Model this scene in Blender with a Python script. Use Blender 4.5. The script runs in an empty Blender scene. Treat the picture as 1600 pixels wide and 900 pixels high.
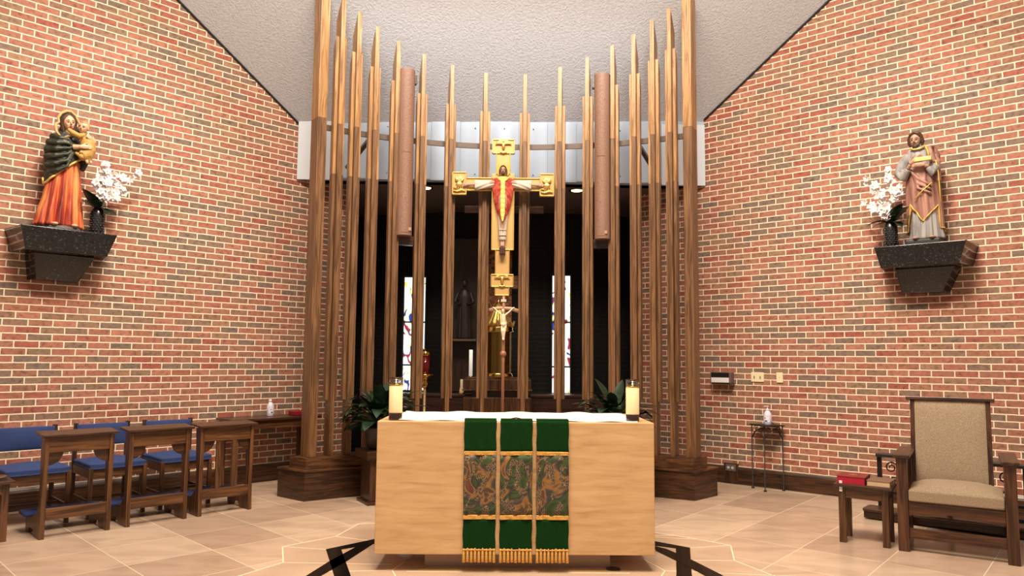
import bpy, bmesh, math, random
from mathutils import Vector, Matrix, Euler
from math import sin, cos, pi, radians as R
random.seed(7)
S = bpy.context.scene
COL = S.collection

# ------------------------------------------------------------------ camera
EYE = Vector((0, 0, 1.42))
FPX, CX, CY, PITCH, ROLL = 1127.9, 801.8, 467.6, .0842, .0091
_fw = Vector((0, cos(PITCH), sin(PITCH))); _up = Vector((0, -sin(PITCH), cos(PITCH))); _rt = Vector((1, 0, 0))
_r = _rt*cos(ROLL) + _up*sin(ROLL); _u = _up*cos(ROLL) - _rt*sin(ROLL)
cam = bpy.data.objects.new('camera', bpy.data.cameras.new('camera')); COL.objects.link(cam)
m = Matrix((_r, _u, -_fw)).transposed().to_4x4(); m.translation = EYE
cam.matrix_world = m
cam.data.sensor_width = 36; cam.data.lens = FPX*36/1600
cam.data.shift_x = (800-CX)/1600; cam.data.shift_y = (CY-450)/1600
cam.data.clip_start = .05
S.camera = cam
def at(x, y, Y):                      # photo pixel -> world point at world depth Y
    r = _fw + _r*((x-CX)/FPX) - _u*((y-CY)/FPX)
    return EYE + r*(Y/r.y)
# ------------------------------------------------------------------ world, exposure, main lights
S.view_settings.view_transform = 'Standard'; S.view_settings.look = 'None'
S.view_settings.gamma = 1; S.view_settings.use_curve_mapping = False
S.view_settings.exposure = 0.35
w = bpy.data.worlds.new('world'); S.world = w; w.use_nodes = True
w.node_tree.nodes['Background'].inputs[0].default_value = (1, .90, .80, 1)
w.node_tree.nodes['Background'].inputs[1].default_value = .24
def area(name, loc, target, size, power, col, sy=None, spread=None):
    l = bpy.data.lights.new(name, 'AREA'); l.energy = power; l.color = col; l.size = size
    if sy: l.shape = 'RECTANGLE'; l.size_y = sy
    if spread: l.spread = spread
    o = bpy.data.objects.new(name, l); COL.objects.link(o); o.location = loc
    o.rotation_euler = (Vector(target)-Vector(loc)).to_track_quat('-Z', 'Y').to_euler()
    return o
def spot(name, loc, target, power, col, angle, blend=.5, rad=.08):
    l = bpy.data.lights.new(name, 'SPOT'); l.energy = power; l.color = col; l.spot_size = R(angle); l.spot_blend = blend
    l.shadow_soft_size = rad
    o = bpy.data.objects.new(name, l); COL.objects.link(o); o.location = loc
    o.rotation_euler = (Vector(target)-Vector(loc)).to_track_quat('-Z', 'Y').to_euler()
    return o
WARM = (1, .80, .58); NEUT = (1, .90, .78); COOL = (.80, .90, 1)
area('fill_light_front', (0, 2.6, 7.6), (0, 5.6, 0), 3.0, 470, WARM, 1.5)  # added softbox fill from the front, not a ceiling fitting
area('fill_light_left', (-1.2, 3.6, 7.2), (-4.2, 6.6, 2.6), 1.2, 170, NEUT)  # added fill for the left wall, no real fitting
area('fill_light_right', (1.2, 3.8, 7.2), (4.0, 6.8, 2.6), 1.2, 170, NEUT)  # added fill for the right wall, no real fitting
area('skylight_screen', (-.2, 7.1, 5.45), (-.2, 8.8, 3.9), 3.6, 9, COOL, .3, R(75))
spot('statue_spot_left', (-1.3, 4.9, 7.3), (-4.05, 6.75, 2.7), 620, NEUT, 46, .8)
spot('statue_spot_right', (1.3, 4.9, 7.3), (4.0, 6.85, 2.7), 560, NEUT, 46, .8)
spot('cross_spot', (-.1, 4.6, 7.4), (-.12, 8.0, 3.0), 110, (1, .86, .66), 26)
spot('altar_spot', (.1, 1.2, 6.8), (.05, 5.0, .7), 380, (1, .78, .52), 34)

spot('tabernacle_spot', (-.25, 8.95, 3.56), (-.2, 9.7, 1.5), 45, (1, .80, .52), 44, .6)
# ------------------------------------------------------------------ helpers
def MAT(name, col=(.5, .5, .5), rough=.5, metal=0, emit=None, estr=1, bump=0, bscale=60, spec=None, trans=0, ior=None, sheen=0):
    m = bpy.data.materials.new(name); m.use_nodes = True
    nt = m.node_tree; b = nt.nodes['Principled BSDF']
    b.inputs['Base Color'].default_value = (*col, 1); b.inputs['Roughness'].default_value = rough
    b.inputs['Metallic'].default_value = metal
    if spec is not None: b.inputs['Specular IOR Level'].default_value = spec
    if trans: b.inputs['Transmission Weight'].default_value = trans
    if ior: b.inputs['IOR'].default_value = ior
    if sheen: b.inputs['Sheen Weight'].default_value = sheen
    if emit: b.inputs['Emission Color'].default_value = (*emit, 1); b.inputs['Emission Strength'].default_value = estr
    if bump:
        tc = nt.nodes.new('ShaderNodeTexCoord'); n = nt.nodes.new('ShaderNodeTexNoise'); n.inputs['Scale'].default_value = bscale
        n.inputs['Detail'].default_value = 4
        bp = nt.nodes.new('ShaderNodeBump'); bp.inputs['Strength'].default_value = bump; bp.inputs['Distance'].default_value = .01
        nt.links.new(tc.outputs['Object'], n.inputs['Vector']); nt.links.new(n.outputs['Fac'], bp.inputs['Height'])
        nt.links.new(bp.outputs['Normal'], b.inputs['Normal'])
    return m
def ramp(nt, stops, interp='LINEAR'):
    r = nt.nodes.new('ShaderNodeValToRGB'); cr = r.color_ramp; cr.interpolation = interp
    while len(cr.elements) < len(stops): cr.elements.new(.5)
    for e, (p, c) in zip(cr.elements, stops): e.position = p; e.color = (*c, 1)
    return r
def mixmat(name, stops, scale=(1, 1, 1), nscale=4, detail=4, rough=.5, dist=0, bump=0, metal=0, kind='noise', rand=False, spec=None):
    """noise driven colour ramp material in object coordinates"""
    m = MAT(name, rough=rough, metal=metal, spec=spec); nt = m.node_tree; b = nt.nodes['Principled BSDF']
    tc = nt.nodes.new('ShaderNodeTexCoord'); mp = nt.nodes.new('ShaderNodeMapping'); mp.inputs['Scale'].default_value = scale
    nt.links.new(tc.outputs['Object'], mp.inputs['Vector'])
    if rand:
        oi = nt.nodes.new('ShaderNodeObjectInfo'); ml = nt.nodes.new('ShaderNodeMath'); ml.operation = 'MULTIPLY'; ml.inputs[1].default_value = 37
        cb = nt.nodes.new('ShaderNodeCombineXYZ')
        nt.links.new(oi.outputs['Random'], ml.inputs[0])
        for i in range(3): nt.links.new(ml.outputs[0], cb.inputs[i])
        nt.links.new(cb.outputs[0], mp.inputs['Location'])
    n = nt.nodes.new('ShaderNodeTexNoise' if kind == 'noise' else 'ShaderNodeTexVoronoi')
    n.inputs['Scale'].default_value = nscale
    if kind == 'noise': n.inputs['Detail'].default_value = detail; n.inputs['Distortion'].default_value = dist
    nt.links.new(mp.outputs[0], n.inputs['Vector'])
    r = ramp(nt, stops); nt.links.new(n.outputs[0], r.inputs[0]); nt.links.new(r.outputs[0], b.inputs['Base Color'])
    if bump:
        bp = nt.nodes.new('ShaderNodeBump'); bp.inputs['Strength'].default_value = bump; bp.inputs['Distance'].default_value = .004
        nt.links.new(n.outputs[0], bp.inputs['Height']); nt.links.new(bp.outputs['Normal'], b.inputs['Normal'])
    return m
def wood(name, dark, light, axis='z', rough=.38):
    sc = {'x': (.9, 16, 16), 'y': (16, .9, 16), 'z': (16, 16, .9), 'h': (1.6, 1.6, 18)}[axis]
    d2 = tuple(c*.5 for c in dark); mid = tuple((a+b)/2 for a, b in zip(dark, light))
    return mixmat(name, [(.28, d2), (.42, dark), (.55, mid), (.72, light)], sc, 2.2, 8, rough, dist=1.1, bump=.25, rand=True)

class MB:
    def __init__(s): s.bm = bmesh.new()
    def poly(s, pts): s.bm.faces.new([s.bm.verts.new(p) for p in pts]); return s
    def box(s, x0, x1, y0, y1, z0, z1, M=None):
        vs = [Vector((x, y, z)) for x in (x0, x1) for y in (y0, y1) for z in (z0, z1)]
        if M: vs = [M @ v for v in vs]
        v = [s.bm.verts.new(p) for p in vs]
        for f in ((0, 1, 3, 2), (4, 6, 7, 5), (0, 4, 5, 1), (2, 3, 7, 6), (0, 2, 6, 4), (1, 5, 7, 3)): s.bm.faces.new([v[i] for i in f])
        return s
    def hexa(s, bot, top):
        b = [s.bm.verts.new(p) for p in bot]; t = [s.bm.verts.new(p) for p in top]; n = len(b)
        s.bm.faces.new(b[::-1]); s.bm.faces.new(t)
        for i in range(n): s.bm.faces.new((b[i], b[(i+1) % n], t[(i+1) % n], t[i]))
        return s
    def prism(s, pts, ax, a, b):     # 2D outline extruded along an axis
        f = {'x': lambda p, t: (t, p[0], p[1]), 'y': lambda p, t: (p[0], t, p[1]), 'z': lambda p, t: (p[0], p[1], t)}[ax]
        return s.hexa([f(p, a) for p in pts], [f(p, b) for p in pts])
    def lathe(s, prof, c=(0, 0, 0), n=32, fn=None):
        rings = []
        for r, z in prof:
            ring = []
            for i in range(n):
                t = 2*pi*i/n; rr = max(r, 1e-4)*(fn(t, z) if fn else 1)
                ring.append(s.bm.verts.new((c[0]+rr*cos(t), c[1]+rr*sin(t), c[2]+z)))
            rings.append(ring)
        for a, b in zip(rings, rings[1:]):
            for i in range(n): s.bm.faces.new((a[i], a[(i+1) % n], b[(i+1) % n], b[i]))
        s.bm.faces.new(rings[0][::-1]); s.bm.faces.new(rings[-1])
        return s
    def tube(s, pts, rad, n=10, flat=1):
        pts = [Vector(p) for p in pts]
        if not hasattr(rad, '__len__'): rad = [rad]*len(pts)
        rings = []; N = None
        for i, p in enumerate(pts):
            d = (pts[min(i+1, len(pts)-1)]-pts[max(i-1, 0)]).normalized()
            if N is None:
                N = d.cross(Vector((0, 1, 0)))
                if N.length < .1: N = d.cross(Vector((1, 0, 0)))
            N = (N-d*N.dot(d)).normalized(); B = d.cross(N)
            rings.append([s.bm.verts.new(p+(N*cos(2*pi*k/n)+B*sin(2*pi*k/n)*flat)*rad[i]) for k in range(n)])
        for a, b in zip(rings, rings[1:]):
            for i in range(n): s.bm.faces.new((a[i], a[(i+1) % n], b[(i+1) % n], b[i]))
        s.bm.faces.new(rings[0][::-1]); s.bm.faces.new(rings[-1])
        return s
    def ball(s, c, r, rot=None, n=16):
        if not hasattr(r, '__len__'): r = (r, r, r)
        M = Matrix.Translation(c) @ (Euler(rot).to_matrix().to_4x4() if rot else Matrix()) @ Matrix.Diagonal((*r, 1))
        bmesh.ops.create_uvsphere(s.bm, u_segments=n, v_segments=max(6, n*2//3), radius=1, matrix=M)
        return s
    def grid(s, f, nu, nv, close=False):
        g = [[s.bm.verts.new(f(i/nu, j/nv)) for i in range(nu if close else nu+1)] for j in range(nv+1)]
        for j in range(nv):
            for i in range(nu):
                k = (i+1) % nu if close else i+1
                s.bm.faces.new((g[j][i], g[j][k], g[j+1][k], g[j+1][i]))
        return g
    def leaf(s, base, dirv, L, W, droop, up=Vector((0, 0, 1)), n=8, cup=.15):
        d = Vector(dirv).normalized(); side = d.cross(up)
        if side.length < .05: side = Vector((1, 0, 0))
        side.normalize(); p = Vector(base); rows = []
        for i in range(n+1):
            t = i/n; wd = W*sin(pi*min(1, t**.75))**.9*.5+.0008
            nrm = side.cross(d)
            rows.append([s.bm.verts.new(p+side*wd*k+nrm*(abs(k)*cup*wd+.0*k)) for k in (-1, -.5, 0, .5, 1)])
            p = p+d*(L/n); d = (d-up*droop/n).normalized()
        for a, b in zip(rows, rows[1:]):
            for i in range(4): s.bm.faces.new((a[i], a[i+1], b[i+1], b[i]))
        return s
    def build(s, name, mat=None, parent=None, bevel=0, smooth=False, voxel=0, solid=0, loc=None, rz=None, sm=0, norm=True):
        if norm: bmesh.ops.recalc_face_normals(s.bm, faces=s.bm.faces)
        me = bpy.data.meshes.new(name); s.bm.to_mesh(me); s.bm.free()
        o = bpy.data.objects.new(name, me); COL.objects.link(o)
        if mat: me.materials.append(mat)
        if parent: o.parent = parent
        if loc: o.location = loc
        if rz is not None: o.rotation_euler.z = rz
        if voxel:
            md = o.modifiers.new('fuse', 'REMESH'); md.mode = 'VOXEL'; md.voxel_size = voxel; md.use_smooth_shade = True
            if sm: ms = o.modifiers.new('soft', 'SMOOTH'); ms.iterations = sm; ms.factor = .5
        if solid: md = o.modifiers.new('thick', 'SOLIDIFY'); md.thickness = solid; md.offset = 0
        if bevel:
            md = o.modifiers.new('edge', 'BEVEL'); md.width = bevel; md.segments = 2; md.limit_method = 'ANGLE'; md.angle_limit = R(40)
        if smooth or voxel:
            for p in me.polygons: p.use_smooth = True
        return o
def tag(o, label=None, cat=None, group=None, kind=None):
    if label: o['label'] = label
    if cat: o['category'] = cat
    if group: o['group'] = group
    if kind: o['kind'] = kind
    return o
def empty(name, loc, rz=0, label=None, cat=None, group=None):
    o = bpy.data.objects.new(name, None); COL.objects.link(o); o.location = loc; o.rotation_euler.z = rz; o.empty_display_size = .1
    return tag(o, label, cat, group)
def copy_tree(o, parent=None):
    c = o.copy(); COL.objects.link(c); c.parent = parent
    for ch in list(o.children): copy_tree(ch, c)
    return c
def struct(o): return tag(o, kind='structure')

# ------------------------------------------------------------------ materials
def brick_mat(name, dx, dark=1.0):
    m = MAT(name, rough=.85); nt = m.node_tree; b = nt.nodes['Principled BSDF']; L = nt.links.new
    tc = nt.nodes.new('ShaderNodeTexCoord'); sp = nt.nodes.new('ShaderNodeSeparateXYZ'); cb = nt.nodes.new('ShaderNodeCombineXYZ')
    L(tc.outputs['Object'], sp.inputs[0])
    ax = nt.nodes.new('ShaderNodeMath'); ax.operation = 'ADD'; ax.inputs[1].default_value = dx+40.6; L(sp.outputs['X'], ax.inputs[0])
    az = nt.nodes.new('ShaderNodeMath'); az.operation = 'ADD'; az.inputs[1].default_value = -.0068; L(sp.outputs['Z'], az.inputs[0])
    L(ax.outputs[0], cb.inputs[0]); L(az.outputs[0], cb.inputs[1])
    wob = nt.nodes.new('ShaderNodeTexNoise'); wob.inputs['Scale'].default_value = 22; wob.inputs['Detail'].default_value = 3; L(cb.outputs[0], wob.inputs['Vector'])
    vs = nt.nodes.new('ShaderNodeVectorMath'); vs.operation = 'MULTIPLY_ADD'; vs.inputs[1].default_value = (.007, .007, 0)
    L(wob.outputs['Color'], vs.inputs[0]); L(cb.outputs[0], vs.inputs[2])
    br = nt.nodes.new('ShaderNodeTexBrick'); L(vs.outputs[0], br.inputs['Vector'])
    br.inputs['Scale'].default_value = 1; br.inputs['Brick Width'].default_value = .203; br.inputs['Row Height'].default_value = .0677
    br.inputs['Mortar Size'].default_value = .0062; br.inputs['Mortar Smooth'].default_value = .25; br.inputs['Bias'].default_value = 0
    br.inputs['Color1'].default_value = (0, 0, 0, 1); br.inputs['Color2'].default_value = (1, 1, 1, 1); br.inputs['Mortar'].default_value = (.5, .5, .5, 1)
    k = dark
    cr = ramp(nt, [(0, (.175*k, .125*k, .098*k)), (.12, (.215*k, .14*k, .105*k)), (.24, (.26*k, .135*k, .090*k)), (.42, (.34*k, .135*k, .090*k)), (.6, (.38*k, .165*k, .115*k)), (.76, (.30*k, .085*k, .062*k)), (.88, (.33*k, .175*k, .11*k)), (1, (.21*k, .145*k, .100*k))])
    L(br.outputs['Color'], cr.inputs[0])
    n2 = nt.nodes.new('ShaderNodeTexNoise'); n2.inputs['Scale'].default_value = 24; n2.inputs['Detail'].default_value = 7; n2.inputs['Distortion'].default_value = .6; L(cb.outputs[0], n2.inputs['Vector'])
    r2 = ramp(nt, [(.30, (.45, .40, .38)), (.44, (.92, .90, .88)), (.55, (1.08, 1.05, 1.0)), (.75, (1.4, 1.3, 1.2))]); L(n2.outputs['Fac'], r2.inputs[0])
    mu = nt.nodes.new('ShaderNodeMix'); mu.data_type = 'RGBA'; mu.blend_type = 'MULTIPLY'; mu.inputs[0].default_value = .8
    L(cr.outputs[0], mu.inputs[6]); L(r2.outputs[0], mu.inputs[7])
    mx = nt.nodes.new('ShaderNodeMix'); mx.data_type = 'RGBA'; L(br.outputs['Fac'], mx.inputs[0]); L(mu.outputs[2], mx.inputs[6])
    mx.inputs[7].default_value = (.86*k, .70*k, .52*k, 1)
    L(mx.outputs[2], b.inputs['Base Color'])
    hh = nt.nodes.new('ShaderNodeMath'); hh.operation = 'MULTIPLY_ADD'; hh.inputs[1].default_value = -1; L(br.outputs['Fac'], hh.inputs[0]); L(n2.outputs['Fac'], hh.inputs[2])
    bp = nt.nodes.new('ShaderNodeBump'); bp.inputs['Strength'].default_value = .55; bp.inputs['Distance'].default_value = .006
    L(hh.outputs[0], bp.inputs['Height']); L(bp.outputs['Normal'], b.inputs['Normal'])
    return m
OAK = {a: wood('oak_honey_'+a, (.26, .125, .042), (.52, .285, .11), a) for a in 'z'}
DK = {a: wood('oak_brown_'+a, (.055, .021, .008), (.185, .078, .028), a) for a in 'xyzh'}
DP = {'z': wood('oak_post', (.12, .055, .022), (.27, .135, .058), 'z')}
DD = {a: wood('walnut_dark_'+a, (.030, .012, .006), (.095, .038, .015), a, .32) for a in 'xyzh'}
stucco = mixmat('stucco', [(.35, (.49, .51, .56)), (.6, (.56, .58, .63))], (1, 1, 1), 45, 5, .9, bump=1.6)
fascia_m = MAT('painted_steel', (.40, .47, .57), .45, spec=.3)
soffit_m = MAT('soffit_brown', (.11, .075, .062), .8)
granite = mixmat('black_granite', [(.35, (.004, .004, .005)), (.6, (.012, .012, .013)), (.72, (.07, .07, .075))], (1, 1, 1), 60, 3, .12, spec=.6)
stone = mixmat('travertine', [(.25, (.47, .27, .12)), (.42, (.58, .355, .17)), (.55, (.63, .40, .20)), (.75, (.70, .46, .24))], (1.1, 1.1, 8), 3.0, 10, .42, dist=.5, bump=.08)
cream = MAT('cream_fabric', (.56, .50, .42), .8)
white_cloth = MAT('white_linen', (.86, .84, .80), .85, bump=.1, bscale=200)
blue = mixmat('blue_fabric', [(.3, (.015, .032, .115)), (.7, (.028, .052, .17))], (1, 1, 1), 180, 2, .9, bump=.4)
tan = mixmat('tan_fabric', [(.3, (.23, .165, .105)), (.7, (.40, .30, .20))], (1, 1, 1), 150, 2, .9, bump=.5)
green = mixmat('green_velvet', [(.3, (.003, .026, .004)), (.7, (.006, .042, .008))], (1, 1, 1), 220, 2, .9, spec=.1)
goldcloth = mixmat('gold_braid', [(.3, (.55, .27, .05)), (.7, (.85, .50, .13))], (1, 1, 1), 90, 2, .45, metal=.35, bump=.3)
gold = MAT('gilt', (.72, .45, .13), .32, .75, bump=.2, bscale=120)
crossgold = MAT('cross_gold', (.58, .36, .13), .45, .15, bump=.08, bscale=20)
brass = MAT('polished_brass', (.72, .44, .12), .14, 1)
iron = MAT('black_iron', (.012, .010, .010), .45, .4)
black = MAT('black_plastic', (.01, .01, .011), .4)
skin = MAT('painted_skin', (.66, .38, .24), .5)
skin2 = MAT('painted_skin_dark', (.42, .24, .17), .5)
hairm = MAT('painted_hair', (.075, .035, .018), .5)
hairf = MAT('painted_fair_hair', (.45, .25, .09), .5)
plastic_w = MAT('white_plastic', (.82, .82, .84), .3)
speaker_m = MAT('speaker_brown', (.235, .125, .085), .6)
wax = MAT('candle_wax', (.90, .72, .42), .5, emit=(1, .72, .35), estr=.12)
glass = MAT('clear_glass', (.9, .9, .9), .05, trans=1, ior=1.45)
leafm = mixmat('dark_leaf', [(.35, (.006, .020, .010)), (.7, (.022, .052, .026))], (1, 1, 1), 14, 3, .28, spec=.6)
petal = MAT('white_petal', (.85, .80, .82), .6)
stem_m = MAT('green_stem', (.06, .12, .03), .6)

# ------------------------------------------------------------------ wall frames (x along wall, y into wall, z up)
THL, THR = .7937, -.6993
DLN, DRN = 11.395*cos(THL), 10.824*cos(THR)
def L_(u, off, z=0): return Vector((u*cos(THL)-(DLN-off)*sin(THL), u*sin(THL)+(DLN-off)*cos(THL), z))
def R_(u, off, z=0): return Vector((u*cos(THR)-(DRN-off)*sin(THR), u*sin(THR)+(DRN-off)*cos(THR), z))
AX = Vector((-.055, .9985, 0))
def zc(p): return 4.35+1.0175*(8.77-(p.x*AX.x+p.y*AX.y))
brickL, brickR = brick_mat('brick_left', -.0162), brick_mat('brick_right', .0447)
brickNShade = brick_mat('brick_niche_shaded', .05, .016)  # same brick darkened, the niche's shade is put into its colour
def wall(name, F, th, u0, u1, corner, mat):
    us = sorted([u0, corner, u1]); pts = []
    for u in us:
        p = F(u, 0)
        z = zc(p) if ((corner > u0 and u <= corner) or (corner < u0 and u >= corner)) else 3.62
        pts.append((u, z))
    ci = us.index(corner)
    prof = [(us[0], 0), (us[-1], 0)]
    top = [(us[2], pts[2][1]), (corner, pts[1][1]), (us[0], pts[0][1])]
    if corner > u0: top = [(us[2], 3.62), (corner+.002, 3.62), (corner, pts[1][1]), (us[0], pts[0][1])]
    else: top = [(us[2], pts[2][1]), (corner, pts[1][1]), (corner-.002, 3.62), (us[0], 3.62)]
    o = MB().prism(prof+top, 'y', 0, .3).build(name, mat); o.location = F(0, 0); o.rotation_euler.z = th
    return struct(o)
wall('wall_left', L_, THL, -2.6, 5.2, 4.335, brickL)
wall('wall_right', R_, THR, 2.6, -4.9, -3.87, brickR)
# floor -------------------------------------------------------------
def floor_mat():
    m = MAT('limestone_tile', rough=.22, spec=.45); nt = m.node_tree; b = nt.nodes['Principled BSDF']; L = nt.links.new
    tc = nt.nodes.new('ShaderNodeTexCoord'); outs = []
    for ang, ox, oy in ((THL, 0.00, -.11), (-.6993, -.40, .11)):
        vr = nt.nodes.new('ShaderNodeVectorRotate'); vr.rotation_type = 'Z_AXIS'; vr.inputs['Angle'].default_value = -ang; L(tc.outputs['Object'], vr.inputs['Vector'])
        mp = nt.nodes.new('ShaderNodeMapping'); mp.inputs['Location'].default_value = (29.5+ox, 29.5+oy, 0); L(vr.outputs[0], mp.inputs['Vector'])
        br = nt.nodes.new('ShaderNodeTexBrick'); br.offset = 0; L(mp.outputs[0], br.inputs['Vector'])
        br.inputs['Scale'].default_value = 1; br.inputs['Brick Width'].default_value = .59; br.inputs['Row Height'].default_value = .59
        br.inputs['Mortar Size'].default_value = .0032; br.inputs['Mortar Smooth'].default_value = .1
        br.inputs['Color1'].default_value = (0, 0, 0, 1); br.inputs['Color2'].default_value = (1, 1, 1, 1); outs.append(br)
    sp = nt.nodes.new('ShaderNodeSeparateXYZ'); L(tc.outputs['Object'], sp.inputs[0])
    gt = nt.nodes.new('ShaderNodeMath'); gt.operation = 'GREATER_THAN'; gt.inputs[1].default_value = 0; L(sp.outputs['X'], gt.inputs[0])
    mf = nt.nodes.new('ShaderNodeMix'); mf.data_type = 'FLOAT'; L(gt.outputs[0], mf.inputs[0]); L(outs[0].outputs['Fac'], mf.inputs[2]); L(outs[1].outputs['Fac'], mf.inputs[3])
    mc = nt.nodes.new('ShaderNodeMix'); mc.data_type = 'RGBA'; L(gt.outputs[0], mc.inputs[0]); L(outs[0].outputs['Color'], mc.inputs[6]); L(outs[1].outputs['Color'], mc.inputs[7])
    cr = ramp(nt, [(0, (.50, .355, .26)), (.5, (.58, .42, .31)), (1, (.66, .50, .37))]); L(mc.outputs[2], cr.inputs[0])
    n = nt.nodes.new('ShaderNodeTexNoise'); n.inputs['Scale'].default_value = 2.2; n.inputs['Detail'].default_value = 6; n.inputs['Distortion'].default_value = .6
    mp2 = nt.nodes.new('ShaderNodeMapping'); mp2.inputs['Scale'].default_value = (1, 2.4, 1); mp2.inputs['Rotation'].default_value = (0, 0, .3); L(tc.outputs['Object'], mp2.inputs['Vector']); L(mp2.outputs[0], n.inputs['Vector'])
    r2 = ramp(nt, [(.3, (.80, .78, .76)), (.55, (1, 1, 1)), (.75, (1.08, 1.06, 1.04))]); L(n.outputs['Fac'], r2.inputs[0])
    mu = nt.nodes.new('ShaderNodeMix'); mu.data_type = 'RGBA'; mu.blend_type = 'MULTIPLY'; mu.inputs[0].default_value = 1; L(cr.outputs[0], mu.inputs[6]); L(r2.outputs[0], mu.inputs[7])
    mx = nt.nodes.new('ShaderNodeMix'); mx.data_type = 'RGBA'; L(mf.outputs[0], mx.inputs[0]); L(mu.outputs[2], mx.inputs[6]); mx.inputs[7].default_value = (.85, .74, .56, 1)
    L(mx.outputs[2], b.inputs['Base Color'])
    return m
struct(MB().box(-9, 9, -4, 12.5, -.1, 0).build('floor', floor_mat()))
med_m = mixmat('limestone_inlay', [(.3, (.50, .35, .25)), (.6, (.60, .43, .31)), (.8, (.66, .49, .36))], (1, 1.8, 1), 2, 6, .2, dist=.5, spec=.45)
grout_m = MAT('pale_grout', (.85, .74, .56), .6)
MED = [(-1.725, 5.59), (-1.403, 5.918), (-1.316, 6.362), (-.7, 6.55), (0, 6.6), (.75, 6.45), (1.2, 6.15), (1.509, 5.929), (1.708, 5.751), (1.606, 5.322), (1.78, 4.9), (1.3, 4.2), (.6, 3.8), (-.6, 3.75), (-1.35, 4.15), (-1.80, 4.80), (-1.585, 5.167)]
struct(MB().prism(MED, 'z', .0, .0012).build('floor_medallion', med_m))
g = MB()
def strip(mb, a, b, wd, z0=.0013, z1=.0022):
    a = Vector((*a, 0)); b = Vector((*b, 0)); d = (b-a).normalized(); s = Vector((-d.y, d.x, 0))*wd/2
    q = [a-s, b-s, b+s, a+s]; mb.prism([(p.x, p.y) for p in q], 'z', z0, z1)
for i in range(len(MED)): strip(g, MED[i], MED[(i+1) % len(MED)], .009)
for a, b in (((-1.725, 5.59), (-1.379, 5.521)), ((-1.585, 5.167), (-.82, 5.14)), ((-1.403, 5.918), (-1.12, 5.80)), ((-.799, 5.005), (-.70, 5.4)), ((-.799, 5.005), (-.70, 4.7)), ((-.799, 5.005), (-1.3, 4.95)),
             ((1.37, 5.661), (1.708, 5.751)), ((1.297, 5.312), (1.606, 5.322)), ((1.15, 6.0), (1.509, 5.929)), ((1.339, 6.047), (1.1, 6.05)), ((1.05, 5.05), (.95, 5.35)), ((1.05, 5.05), (.93, 4.75)), ((1.05, 5.05), (1.9, 4.95)), ((-.7, 4.985), (.8, 4.985))):
    strip(g, a, b, .007)
struct(g.build('floor_grout', grout_m))
inlay = MAT('black_inlay', (.006, .005, .004), .16, spec=.25)
g = MB()
for q in ([(-1.379, 5.521), (-1.264, 5.519), (-1.045, 4.86), (-1.0, 4.6), (-1.12, 4.6), (-1.158, 4.869)],
          [(-1.175, 5.588), (-1.056, 5.70), (-1.155, 5.194), (-1.24, 4.86), (-1.30, 4.62), (-1.42, 4.60), (-1.337, 4.863), (-1.274, 5.203)]):
    g.prism(q, 'z', .0023, .003)
struct(g.build('floor_inlay_left', inlay))
g = MB(); g.prism([(-1.379, 5.521), (-1.122, 5.794), (-.6, 6.35), (-.5, 6.3), (-1.056, 5.685), (-1.264, 5.519)], 'z', .0031, .0036)
g.prism([(-1.175, 5.588), (-.62, 6.33), (-.5, 6.3), (-1.056, 5.685)], 'z', .0037, .0042)
struct(g.build('floor_inlay_left', inlay))
g = MB()
for q in ([(1.257, 5.64), (1.37, 5.661), (1.215, 4.98), (1.14, 4.6), (1.02, 4.6), (1.112, 4.98)],):
    g.prism(q, 'z', .0023, .003)
g.prism([(1.15, 5.843), (1.37, 5.661), (1.257, 5.64), (1.10, 5.72), (.6, 6.2), (.7, 6.27)], 'z', .0031, .0036)
g.prism([(1.095, 5.72), (1.18, 5.62), (1.30, 5.32), (1.407, 4.972), (1.47, 4.7), (1.36, 4.7), (1.28, 4.98), (1.19, 5.27), (1.09, 5.56)], 'z', .0037, .0042)
struct(g.build('floor_inlay_right', inlay))
# ceiling -------------------------------------------------------------
c0 = Vector((-.2, 8.75, 0)); dv = Vector((AX.y, -AX.x, 0))
def cp(s, n):                       # s across, n toward the nave from the fascia
    p = c0+dv*s-AX*n; return Vector((p.x, p.y, zc(p)))
q = [cp(-8, -.05), cp(8, -.05), cp(8, 6.5), cp(-8, 6.5)]
struct(MB().hexa(q, [p+Vector((0, 0, .2)) for p in q]).build('ceiling', stucco))
# black reveal strips where ceiling meets brick
def reveal(name, F, a, b):
    pa, pb = F(a, .012), F(b, .012); pa.z = zc(pa)-.012; pb.z = zc(pb)-.012
    struct(MB().tube([pa, pb], .012, 6).build(name, black))
reveal('trim_1', L_, 4.33, -2.5); reveal('trim_2', R_, -3.86, 2.5)
# fascia ---------------------------------------------------------------
fl, fr = L_(4.335, 0), R_(-3.87, 0); fd = (fr-fl).normalized(); fl_len = (fr-fl).length; fn = Vector((fd.y, -fd.x, 0))
fm = Matrix((fd, -fn, Vector((0, 0, 1)))).transposed().to_4x4(); fm.translation = fl
g = MB(); g.box(-.02, fl_len+.02, 0, .25, 3.62, 4.42)
x = .55; k = 0
while x < fl_len-.55:               # panels with small seams
    wd = .36
    g.box(x, min(x+wd-.006, fl_len-.55), -.010-.006*(k % 2), .001, 3.63-.012*(k % 2), 4.37); x += wd; k += 1
o = g.build('fascia', fascia_m); o.matrix_world = fm; struct(o)
o = MB().box(0, .54, -.03, .001, 3.60, 4.37).box(fl_len-.54, fl_len, -.03, .001, 3.60, 4.37).build('fascia_end_panels', MAT('fascia_end_pale', (.62, .66, .72), .5)); o.matrix_world = fm; struct(o)  # end panels coloured paler than the middle panels
g = MB()
for i in range(10):
    X = .73+.36*i
    if X < fl_len-.6:
        for z in (3.70, 4.28): g.ball((X, -.018, z), .007, n=8)
o = g.build('fascia_screws', black); o.matrix_world = fm; struct(o)
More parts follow.
